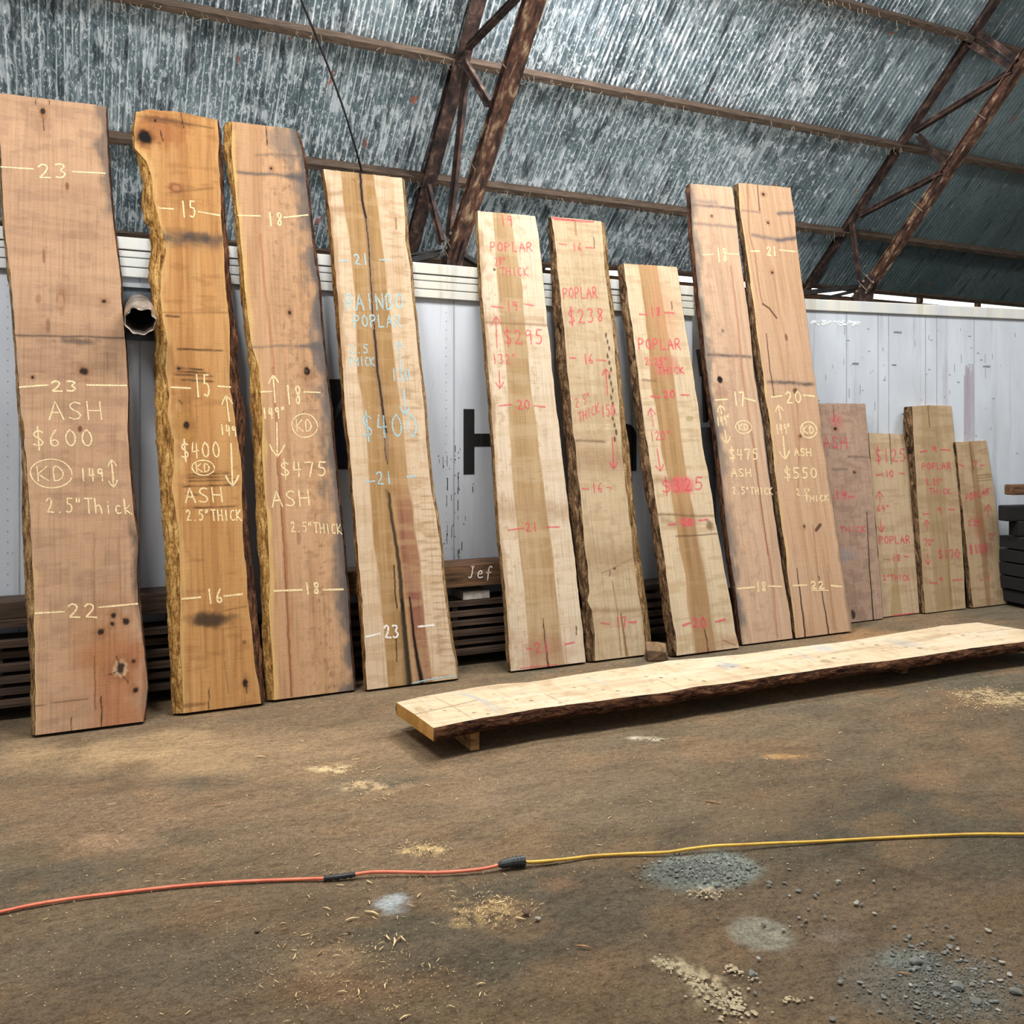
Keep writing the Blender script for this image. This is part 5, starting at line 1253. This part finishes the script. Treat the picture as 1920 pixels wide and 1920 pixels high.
s.write('ASH', 1545, 840, 48, 22, M_PINK, 'species_word', .02, 2.4); s.width_mark(None, '14', 1566, 934, 26, 14, (1590, 931, 1602, 931), K_, 2.4); s.write('THICK', 1576, 998, 50, 10, K_, 'thickness_note', -.02, 2); s.strokes([[(1562, 790), (1566, 778), (1571, 790)]], K_, 'length_arrow', 3)
s.finish()

s11 = lean_slab('shortest-topped pale poplar slab marked $125, second of the short ones', (1690, 1153), 2.0 * IN,
  [(1628, 812), (1700, 814.5)], [(1629, 812), (1634, 895), (1641, 970), (1648, 1057), (1655, 1156)], [(1700, 814), (1705, 875), (1711, 957), (1717, 1057), (1724, 1149)],
  outL=[(1628, 812), (1632, 895), (1639, 970), (1647, 1057), (1655, 1156)], lean=9, group=POP, base='#c4a67b', base2='#d0b48a', barkL=M_BARK_R, ampL=.003, ampR=.002, seed=1111)
s = s11
s.mottle('#ac8b60', .4, .56, 4, 20); s.heart([(1684, 1000), (1674, 1080), (1670, 1152)], [(1680, 1000), (1684, 1080), (1690, 1150)], '#ad8d55', .7, .01); s.heart([(1690, 840), (1694, 940)], [(1696, 840), (1700, 940)], '#b39a5d', .5, .01)
s.crack([(1668, 815), (1670, 850), (1671, 870)], 1.5, '#503822', .9); s.hband(1655, 1047, 1668, 1050, 2, '#7b5b3b', .8)
s.write('$125', 1642, 866, 60, 24, K_, 'price_mark', -.01, 2.4); s.width_mark((1643, 891, 1655, 889), '10', 1660, 894, 18, 12, (1686, 887, 1695, 888), K_, 2.4); s.arrow(1650, 942, 1648, 922, K_, 6, 2.2); s.write('64"', 1645, 959, 26, 12, K_, 'length_number', 0, 2.2); s.arrow(1650, 974, 1653, 997, K_, 6, 2.6)
s.write('POPLAR', 1649, 1020, 60, 14, K_, 'species_word', -.03, 2.4); s.width_mark(None, '18', 1673, 1053, 18, 14, (1695, 1043, 1703, 1044), K_, 2.4); s.write('2"THICK', 1656, 1088, 52, 10, K_, 'thickness_note', 0, 2.2); s.strokes([[(1675, 1154), (1700, 1151), (1715, 1149)]], K_, 'chalk_line', 2)
s.finish()

s12 = lean_slab('tallest short poplar slab, dark bark on its left, marked $170', (1773, 1145), 2.25 * IN,
  [(1709, 762), (1740, 760), (1784, 761)], [(1711, 763), (1712, 812), (1717, 882), (1722, 957), (1726, 1020), (1730, 1082), (1735, 1149)], [(1784, 761), (1789, 820), (1795, 890), (1801, 970), (1806, 1057), (1811, 1141)],
  outL=[(1697, 758), (1695, 790), (1696, 812), (1701, 840), (1706, 882), (1712, 970), (1720, 1070), (1725, 1150)], lean=7.5, group=POP, base='#bf9f71', base2='#ccb083', barkL=M_BARK, barkR=M_BARK_G, ampL=.011, ampR=.003, seed=1212)
s = s12
s.mottle('#a58257', .4, .55, 4, 18); s.heart([(1727, 775), (1735, 900), (1743, 1000), (1755, 1146)], [(1760, 770), (1769, 900), (1778, 1000), (1783, 1143)], '#a88a58', .55, .01); s.crack([(1740, 762), (1743, 800)], 1.6, '#5b4226', .9); s.crack([(1775, 1000), (1784, 1140)], 4, '#9c7a40', .6); s.hband(1722, 935, 1800, 940, 16, '#a88459', .5); s.hband(1715, 775, 1785, 778, 8, '#a98960', .5)
s.width_mark((1725, 848, 1738, 845), '9', 1747, 848, 14, 10, (1763, 843, 1781, 844), K_, 2.6); s.write('POPLAR', 1729, 880, 56, 11, K_, 'species_word', -.03, 2.4); s.write('2.25"', 1737, 909, 32, 11, K_, 'thickness_note', 0, 2.2); s.write('THICK', 1743, 926, 42, 10, K_, 'thickness_note', 0, 2); s.width_mark((1730, 964, 1742, 963), '9', 1757, 961, 12, 9, (1779, 955, 1790, 956), K_, 2.4)
s.arrow(1739, 995, 1737, 975, K_, 5, 2); s.write('70"', 1734, 1023, 20, 12, K_, 'length_number', 0, 2); s.arrow(1739, 1040, 1740, 1058, K_, 5, 2); s.write('$170', 1760, 1047, 42, 16, K_, 'price_mark', -.02, 2.6); s.width_mark((1744, 1092, 1757, 1094), '9', 1761, 1092, 10, 9, (1786, 1088, 1804, 1086), K_, 2.2)
s.finish()

s13 = lean_slab('last poplar slab at the right end, leaning beside the lumber rack', (1853, 1136), 2.25 * IN,
  [(1790, 829), (1849.5, 826)], [(1792, 829), (1799, 895), (1807, 970), (1816, 1057), (1825, 1140)], [(1849.5, 826), (1857, 875), (1867, 945), (1876, 1020), (1885, 1082), (1888, 1132)],
  outL=[(1790, 829), (1796, 890), (1803, 957), (1809, 1032), (1815, 1140)], lean=7, group=POP, base='#bd9c70', base2='#caae82', barkL=M_BARK, barkR=M_BARK_G, ampL=.010, ampR=.006, seed=1313)
s = s13
s.mottle('#a38055', .45, .55, 5, 18); s.heart([(1818, 832), (1825, 920), (1836, 1010), (1844, 1070), (1850, 1136)], [(1823, 830), (1838, 920), (1848, 1000), (1854, 1080), (1858, 1134)], '#97703f', .7, .008); s.spot(1837, 985, 14, 30, '#a9603f', .5, .6, 10); s.spot(1846, 1028, 14, 12, '#b85f4a', .5, .5); s.crack([(1817, 828), (1825, 880)], 1.6, '#5d4429', .8)
for y in (892, 897, 902): s.hband(1832, y, 1860, y - 2, 1.8, '#8a6b44', .9, .2)
s.width_mark((1797, 870, 1808, 875), '7', 1826, 874, 10, 9, (1837, 873, 1846, 872), K_, 2.2); s.write('POPLAR', 1811, 940, 46, 12, K_, 'species_word', -.32, 2.4); s.arrow(1852, 968, 1853, 946, K_, 6, 2.2); s.write('2.25"', 1816, 985, 26, 10, K_, 'thickness_note', 0, 2); s.write('$120', 1818, 1038, 36, 15, K_, 'price_mark', -.1, 2.4); s.write('72"', 1853, 1012, 16, 12, K_, 'length_number', 0, 1.8); s.width_mark((1836, 1088, 1844, 1087), '7', 1850, 1090, 8, 8, None, K_, 1.8)
s.finish()

# ---- the slab lying on the floor
TG = .066; ZT = .165
P0 = at_floor(770, 1345, ZT)
g1 = Slab('wood_slab', 'long pale slab lying flat on the dirt floor in front of the row', None, 'wood slab', P0, np.array([0, -1.0, 0]), np.array([0, 0, -1.0]), np.array([1.0, 0, 0]), TG,
  [(743, 1317), (782, 1308), (845, 1297), (895, 1288), (939, 1282), (989, 1279), (1020, 1275), (1064, 1267), (1126, 1258), (1189, 1250), (1251, 1239), (1314, 1234), (1397, 1226), (1494, 1213), (1590, 1202), (1687, 1186), (1768, 1173), (1833, 1167)],
  [(813, 1365), (861, 1354), (907, 1346), (948, 1339), (1001, 1330), (1064, 1321), (1126, 1314), (1189, 1305), (1251, 1298), (1300, 1288), (1365, 1281), (1445, 1268), (1526, 1257), (1607, 1245), (1665, 1239), (1736, 1229), (1817, 1216), (1913, 1204), (1990, 1193)],
  [(1833, 1167), (1907, 1178.5), (1990, 1192)], bottom=[(743, 1317), (777, 1339), (813, 1365)], base='#dcc7a0', base2='#e6d4b0', barkL=M_BARK, barkR=M_BARK_R, ampL=.006, ampR=.012, endcol='#b98a4a', seed=1414, du=.006, dv=.008)
s = g1
s.mottle('#c9ac7c', .4, .58, 3, 12); s.mottle('#b99a6e', .35, .62, 16, 1.5, 4); s.mottle('#f0e2c4', .5, .55, 12, 1.2, 7); s.mottle('#b0926a', .4, .66, 30, 20, 9)
s.crack([(777, 1339), (830, 1328), (880, 1316), (897, 1312)], 2.2, '#3e3422', .9); s.crack([(815, 1307), (850, 1325), (882, 1345)], 3, '#a48a5f', .6); s.crack([(1020, 1300), (1050, 1315), (1064, 1322)], 3.5, '#a98c60', .6); s.crack([(930, 1295), (965, 1310)], 2.4, '#b59b70', .5); s.crack([(1230, 1273), (1280, 1295)], 4, '#a98c60', .5)
for a in (((860, 1300), (900, 1312), (935, 1338)), ((868, 1299), (912, 1315), (945, 1333)), ((1100, 1270), (1120, 1279), (1140, 1284)), ((1340, 1238), (1380, 1250)), ((1490, 1222), (1530, 1240)), ((1500, 1218), (1540, 1222))): s.crack(a, 5, '#a9bcc6', .65, .9)
s.spot(1365, 1248, 22, 5, '#9fb2bd', .6, .6, 20); s.spot(1540, 1215, 20, 4, '#b9c5c8', .7, .6, 20); s.spot(1690, 1206, 30, 5, '#aab4b8', .5, .6, 20); s.spot(1550, 1240, 12, 3, '#9a8458', .6)
s.crack([(1560, 1224), (1680, 1208), (1760, 1195)], 4, '#8a7a66', .55, .9); s.crack([(1832, 1186), (1880, 1180), (1906, 1178)], 2, '#4d3c26', .9)
for i in range(40):
    x = 780 + i * 27; y = 1352 - i * 3.9 + (i * 37 % 31) - 24; s.spot(x, y, 1.6 + (i % 3), 1, '#5d4a30', .8, .4)
s.finish()
for i, (px, py, w, lab) in enumerate(((895, 1407, .040, 'small upright wood block propping the near end of the lying slab'), (1700, 1262, .05, 'low wood block under the far end of the lying slab'))):
    p = at_floor(px, py)
    x0 = p[0]; mb = MB(); mb.box((x0 - w * .9, p[1], 0), (x0 + w * .3, p[1] + .28, ZT - TG), .002)
    tag(mb.build('support_block', simple('raw_block_wood', '#a07848', '#5b3f22', (9, 9, 30), .9, 0, .2) if i == 0 else bpy.data.materials['raw_block_wood'], None, False, .003), lab, 'wood block')

# ---- chalk lettering on the brown beam behind (a part of that beam)
BEAM_O = [o for o in bpy.data.objects if o.get('label', '').startswith('brown figured beam')][0]
class Flat(Slab):
    def __init__(s, Yp, root): s.P0 = np.array([0, Yp, 0]); s.U = np.array([1.0, 0, 0]); s.N = np.array([0, 1.0, 0]); s.V = np.array([0, 0, 1.0]); s.root = root
ft = Flat(5.786, BEAM_O)
wr = ft.write('Jef', 878, 1084, 48, 22, M_WHITE, 'chalk_writing', 0, 2.4, .1)
if wr: wr.location = (0, 5.786, 0)
# ------------------------------------------------------------------ loose things on the floor
def rock_mesh(name, seed, rough, flat=.7, mat=None):
    rs = random.Random(seed)
    bm = bmesh.new(); bmesh.ops.create_icosphere(bm, subdivisions=2, radius=1)
    cuts = [Vector((rs.uniform(-1, 1), rs.uniform(-1, 1), rs.uniform(-1, 1))).normalized() for _ in range(9)]
    lv = [rs.uniform(.55, .85) for _ in cuts]
    for v in bm.verts:
        for c_, l_ in zip(cuts, lv):
            d = v.co.dot(c_)
            if d > l_: v.co -= c_ * (d - l_)
        v.co *= 1 + rs.uniform(-rough, rough)
        v.co.z *= flat
    zmin = min(v.co.z for v in bm.verts)
    for v in bm.verts: v.co.z -= zmin * .8
    me = bpy.data.meshes.new(name); bm.to_mesh(me); bm.free(); me.materials.append(mat); return me
M_STONE = simple('grey_gravel', '#7b7c74', '#4b4c47', (30, 30, 30), .95, 0, .3)
M_STONE2 = simple('pale_gravel', '#a09c90', '#74716a', (30, 30, 30), .95, 0, .3)
M_STONE3 = simple('brown_gravel', '#6b5542', '#40311f', (30, 30, 30), .95, 0, .3)
M_CHIP = simple('pale_chip_wood', '#d9bf92', '#a98a5c', (40, 40, 40), .9, 0, .1)
M_CHIP2 = simple('brown_chip_wood', '#a17a52', '#6b4b2e', (40, 40, 40), .9, 0, .1)

# the wood block between two slabs
p = at_floor(1232, 1236)
mb = MB()
m_ = EYE / 414.0
pts = [(-.085, -.02, 0), (.05, -.07, 0), (.10, .03, 0), (-.05, .09, 0), (-.095, -.01, .075), (.02, -.075, .065), (.09, .02, .10), (-.045, .075, .115), (.0, 0, .125)]
mb.add([(p[0] + a, p[1] + b_, c_) for a, b_, c_ in pts], [(3, 2, 1, 0), (0, 1, 5, 4), (1, 2, 6, 5), (2, 3, 7, 6), (3, 0, 4, 7), (4, 5, 8), (5, 6, 8), (6, 7, 8), (7, 4, 8)])
tag(mb.build('wood_block', simple('grey_brown_block', '#86694a', '#4d3a28', (12, 12, 12), .95, 0, .3), None, False, .004), 'rough grey-brown wood block on the floor between sixth and seventh slab', 'wood block')

# extension cords
def cord_pts(px): return [at_floor(x, y, z) for x, y, z in px]
M_ORANGE = simple('orange_rubber', '#e07a5c', '#c05c40', (12, 12, 12), .55, 0, 0)
M_YELLOW = simple('yellow_rubber', '#d3a83c', '#b0862a', (12, 12, 12), .55, 0, 0)
M_BLKRUB = simple('black_rubber', '#2a2a2c', '#131314', (14, 14, 14), .5, 0, .2)
oc = cord_pts([(-90, 1728, .006), (0, 1710, .006), (60, 1697, .006), (140, 1684, .006), (240, 1672, .006), (350, 1660, .007), (450, 1653, .007), (550, 1649, .007), (605, 1647, .009), (640, 1644, .010), (668, 1639, .014), (700, 1635, .016), (750, 1635, .011), (820, 1636, .007), (880, 1632, .008), (915, 1627, .012), (938, 1621, .016)])
mb = MB(); mb.tube(spline(oc, 5), .0058, 10)
oro = tag(mb.build('extension_cord', M_ORANGE, None, True), 'orange extension cord with a black taped splice on the dirt floor, left half', 'cord')
mb = MB(); sp = spline([at_floor(607, 1647, .009), at_floor(625, 1645, .010), at_floor(648, 1642, .012), at_floor(666, 1639, .014)], 5)
mb.tube(sp, [.0095 + .002 * math.sin(i * 2.1) for i in range(len(sp))], 10); o = mb.build('tape_splice', M_BLKRUB, oro, False)
a, b_ = at_floor(934, 1622, .017), at_floor(958, 1617, .018)
mb = MB(); mb.tube([a, a + (b_ - a) * .25, a + (b_ - a) * .6, b_], [.007, .014, .016, .017], 12); mb.build('plug', M_BLKRUB, oro)
yc = cord_pts([(980, 1615, .018), (1000, 1616, .016), (1060, 1611, .010), (1110, 1605, .007), (1180, 1601, .007), (1250, 1598, .012), (1290, 1592, .016), (1340, 1586, .02), (1390, 1584, .022), (1450, 1581, .014), (1530, 1578, .008), (1620, 1573, .007), (1720, 1568, .007), (1830, 1564, .007), (1920, 1564, .007), (2010, 1563, .007)])
mb = MB(); mb.tube(spline(yc, 5), .0056, 10)
yo = tag(mb.build('extension_cord', M_YELLOW, None, True), 'yellow extension cord running right from the black plug connection', 'cord')
a, b_ = at_floor(957, 1617, .018), at_floor(984, 1614, .018)
mb = MB(); mb.tube([a, a + (b_ - a) * .7, a + (b_ - a) * .75, b_], [.0175, .0185, .021, .020], 12); mb.build('socket', M_BLKRUB, yo)
mb = MB()
for k in range(3):
    c_ = a + (b_ - a) * (.2 + .25 * k); mb.tube([c_, c_ + (b_ - a) * .05], .0205, 12)
mb.build('grip_ring', M_BLKRUB, yo)
mb = MB(); mb.tube(spline([at_floor(985, 1617, .012), at_floor(1000, 1619, .004), at_floor(1025, 1617, .004), at_floor(1048, 1613, .006)], 5), .0035, 8); mb.build('strain_cord', M_CHIP2, yo)

def place(me, name, loc, scale, rotz, label, cat, group, tilt=(0, 0)):
    o = bpy.data.objects.new(name, me); o.location = loc; o.scale = scale; o.rotation_euler = (tilt[0], tilt[1], rotz); COL.objects.link(o)
    return tag(o, label, cat, group)

# stones
rocks = [rock_mesh('stone', 10 + i, .05, .7, m) for i, m in enumerate((M_STONE, M_STONE, M_STONE2, M_STONE3, M_STONE))]
special = [(1410, 1829, 11, 0, 'largest grey stone on the floor, below the pale round patch'), (987, 1712, 10, 3, 'dark red-brown lump on the floor beside the sawdust patch'), (1432, 1734, 6, 0, 'grey pebble inside the pale round patch on the floor'),
           (1469, 1745, 5, 2, 'white pebble at the right end of the pale round patch'), (1422, 1798, 5, 2, 'pale pebble just above the largest grey stone'), (1416, 1862, 5, 0, 'grey pebble beside the white flaked streak'),
           (1008, 1724, 7, 2, 'tan pebble just right of the dark red-brown lump'), (1606, 1695, 7, 2, 'pale twin pebble on the floor right of centre'), (1795, 1853, 15, 0, 'flat greenish stone in the rubble at lower right'),
           (1905, 1862, 13, 0, 'greenish stone at the right edge of the rubble'), (1828, 1880, 13, 0, 'dark rubble lump near the lower right corner'), (1718, 1806, 14, 0, 'dark clod at the upper left of the rubble patch'),
           (654, 1748, 6, 3, 'small dark brown clod left of the splinter bundle'), (1576, 1843, 7, 0, 'twin grey pebble on the floor, middle of lower right'), (1560, 1912, 7, 0, 'grey pebble at the bottom edge right of centre'), (482, 1747, 7, 3, 'brown pebble at the lower left beside small crumbs')]
for px, py, r, k, lab in special:
    p = at_floor(px, py); sc_ = r * EYE / (py - CY)
    place(rocks[k], 'stone', p, (sc_, sc_ * .9, sc_ * .75), random.uniform(0, 6), lab, 'stone', None)
def gauss_px(cx, cy, sx, sy): return random.gauss(cx, sx), random.gauss(cy, sy)
cl = [(1310, 1630, 52, 15, 120, 3.2, 'loose grey pebbles on the gravel spill beside the yellow cord'), (1400, 1650, 50, 8, 16, 4.5, 'dark pebbles right of the gravel spill'), (1770, 1840, 66, 42, 120, 5, 'grey rubble bits in the patch at lower right'), (1560, 1680, 90, 30, 26, 4, 'scattered pebbles on the floor between the two grey patches')]
for cx, cy, sx, sy, n, r, lab in cl:
    for i in range(n):
        px, py = gauss_px(cx, cy, sx, sy)
        if not (8 < px < 1930 and py > 1590 and py < 1925): continue
        sc_ = r * random.uniform(.45, 1.3) * EYE / (py - CY)
        place(rocks[random.choice((0, 1, 2, 4, 4))], 'stone', at_floor(px, py), (sc_ * 1.1, sc_ * random.uniform(.6, 1), sc_ * random.uniform(.4, .7)), random.uniform(0, 6), lab, 'stone', lab)

# wood chips
def chip_mesh(seed, mat):
    rs = random.Random(seed); mb = MB(); n = 5; top = []; bot = []
    bend = rs.uniform(-.12, .12)
    vs = []
    for i in range(n):
        t = i / (n - 1); w = (.5 - .34 * abs(t - .45) * 2) * rs.uniform(.7, 1.1); x = t - .5; yb = bend * math.sin(t * PI)
        zz = .10 * math.sin(t * PI) * rs.uniform(.3, 1)
        for sy, sz in ((-1, 0), (1, 0), (1, 1), (-1, 1)): vs.append((x, yb + sy * w * .22, zz + sz * .09))
    fs = [(3, 2, 1, 0), tuple(4 * (n - 1) + k for k in range(4))]
    for i in range(n - 1):
        for k in range(4): fs.append((4 * i + k, 4 * i + (k + 1) % 4, 4 * i + 4 + (k + 1) % 4, 4 * i + 4 + k))
    me = bpy.data.meshes.new('wood_chip'); me.from_pydata(vs, [], fs); me.materials.append(mat); return me
chips = [chip_mesh(i, M_CHIP) for i in range(5)] + [chip_mesh(9 + i, M_CHIP2) for i in range(3)]
sp_ = [(697, 1713, 28, .5, 0, 'long pale splinter left of the white dust patch'), (661, 1724, 24, -.5, 0, 'pale curved splinter at the left below the taped splice'), (728, 1758, 20, 1.1, 1, 'left splinter of the V-shaped bundle on the floor'), (738, 1767, 26, 1.5, 2, 'middle splinter of the V-shaped bundle on the floor'),
       (748, 1760, 18, 1.9, 6, 'brown splinter of the V-shaped bundle on the floor'), (756, 1760, 18, 1.0, 3, 'right splinter of the V-shaped bundle on the floor'), (938, 1692, 20, -.4, 1, 'tan chip right of the sawdust patch'), (488, 1420, 18, -.1, 2, 'pale chip lying below the third slab'), (226, 1632, 12, -.9, 0, 'white chip lying above the orange cord'),
       (412, 1421 + 90, 16, -.3, 7, 'brown twig on the floor left of the sawdust spot'), (1095, 1776, 26, .15, 6, 'dark twig on the floor at the picture centre bottom'), (976, 1722, 18, .4, 1, 'pale chip just left of the dark red-brown lump'), (760, 1908, 22, -.7, 2, 'pale chip cluster piece at the bottom edge'), (595, 1602, 14, -.9, 4, 'pale chip above the taped splice'),
       (1337, 1505, 24, .5, 6, 'brown sliver above the yellow cord, right of centre'), (1695, 1826, 22, .3, 6, 'reddish chip left of the rubble patch'), (1210, 1755, 10, 1.2, 0, 'tiny pale chip left of the pale round patch')]
for px, py, L_, ang, k, lab in sp_:
    m_ = L_ * EYE / (py - CY) * 1.15
    place(chips[k], 'wood_chip', at_floor(px, py, .001), (m_, m_ * .8, m_ * .6), -ang - YAW, lab, 'wood chip', None, (0, random.uniform(-.08, .08)))
cc = [(690, 1470, 60, 26, 26, 12), (560, 1530, 120, 40, 24, 10), (790, 1590, 26, 10, 14, 13), (760, 1660, 120, 30, 26, 14), (915, 1705, 46, 18, 34, 12), (640, 1790, 100, 40, 30, 15), (800, 1830, 110, 40, 26, 14), (300, 1620, 160, 110, 22, 12), (1850, 1310, 60, 16, 22, 9), (1300, 1450, 320, 60, 26, 10), (1000, 1560, 160, 40, 18, 11), (560, 1880, 260, 24, 20, 14)]
for cx, cy, sx, sy, n, L_ in cc:
    for i in range(n):
        px, py = gauss_px(cx, cy, sx, sy)
        if py < 1300 + max(0, 90 - px * .05) or py > 1930 or px < -10 or px > 1930: continue
        if px > 740 and py < 1420 - (px - 740) * .10: continue
        m_ = L_ * random.uniform(.5, 1.3) * EYE / (py - CY)
        place(random.choice(chips[:5] if random.random() < .75 else chips[5:]), 'wood_chip', at_floor(px, py, .001), (m_, m_ * random.uniform(.5, .9), m_ * .55), random.uniform(0, 6.3), 'small wood chip among the scattered chips on the dirt floor', 'wood chip', 'scattered wood chips')
# sawdust crumbs: too many to count
vs, fs = [], []
def crumb(x, y, r):
    b = len(vs); a0 = random.uniform(0, 6)
    for k in range(3): vs.append((x + r * math.cos(a0 + k * 2.1) * random.uniform(.5, 1.4), y + r * math.sin(a0 + k * 2.1) * random.uniform(.5, 1.4), .0006))
    vs.append((x, y, r * .5 + .0015)); fs.extend([(b, b + 1, b + 3), (b + 1, b + 2, b + 3), (b + 2, b, b + 3)])
for cx, cy, sx, sy, n, r in ((620, 1440, 30, 7, 260, .003), (690, 1478, 50, 14, 240, .003), (790, 1592, 24, 7, 260, .003), (915, 1706, 46, 15, 480, .0028), (640, 1800, 110, 40, 420, .0023), (820, 1640, 130, 30, 260, .0023), (760, 1860, 200, 40, 420, .0022), (480, 1560, 200, 80, 400, .0024), (1880, 1310, 60, 14, 320, .005), (1200, 1500, 350, 90, 700, .0028), (300, 1750, 220, 90, 400, .0025)):
    for i in range(n):
        px, py = gauss_px(cx, cy, sx, sy)
        if py < 1400 and px < 1500 or py < 1280 or py > 1990: continue
        p = at_floor(px, py); crumb(p[0], p[1], r * random.uniform(.4, 1.5))
tag(mk('sawdust', vs, fs, M_CHIP), 'pale sawdust crumbs strewn over the dirt floor', 'sawdust', None, 'stuff')
vs, fs = [], []
for cx, cy, sx, sy, n, r in ((1320, 1628, 48, 13, 900, .005), (1770, 1845, 75, 42, 1500, .004), (1500, 1700, 150, 60, 350, .003)):
    for i in range(n):
        px, py = gauss_px(cx, cy, sx, sy)
        if py < 1592 or py > 1990: continue
        p = at_floor(px, py); crumb(p[0], p[1], r * random.uniform(.4, 1.5))
tag(mk('gravel', vs, fs, M_STONE), 'fine grey gravel grit in the two rubble patches', 'gravel', None, 'stuff')
# flakes of pale plaster trodden into the dirt
vs, fs = [], []
def flake(x, y, r_):
    b = len(vs); n = random.randint(4, 6); a0 = random.uniform(0, 6)
    for k in range(n):
        q = r_ * random.uniform(.5, 1.3); vs.append((x + q * math.cos(a0 + k * 2 * PI / n), y + q * math.sin(a0 + k * 2 * PI / n), .0022 + random.uniform(0, .0006)))
    fs.append(tuple(b + k for k in range(n)))
for (x0, y0, x1, y1, sx, sy, n, r_) in ((1230, 1798, 1330, 1850, 10, 5, 110, .0045), (1320, 1850, 1410, 1900, 24, 13, 120, .0055), (1350, 1870, 1395, 1905, 18, 8, 60, .0055), (1300, 1668, 1345, 1680, 16, 5, 90, .0045), (1360, 1815, 1420, 1840, 8, 4, 40, .006), (1200, 1383, 1240, 1386, 14, 1.5, 50, .006), (1460, 1872, 1500, 1876, 12, 4, 20, .006)):
    for i in range(n):
        t = random.random(); px, py = gauss_px(x0 + (x1 - x0) * t, y0 + (y1 - y0) * t, sx, sy); p = at_floor(px, py); flake(p[0], p[1], r_ * random.uniform(.3, 1.5))
tag(mk('plaster_flakes', vs, fs, simple('pale_plaster', '#9a8c70', '#7d6f55', (40, 40, 40), .95, 0, .1)), 'pale plaster flakes trodden into the floor below the round patch', 'flakes', None, 'stuff')
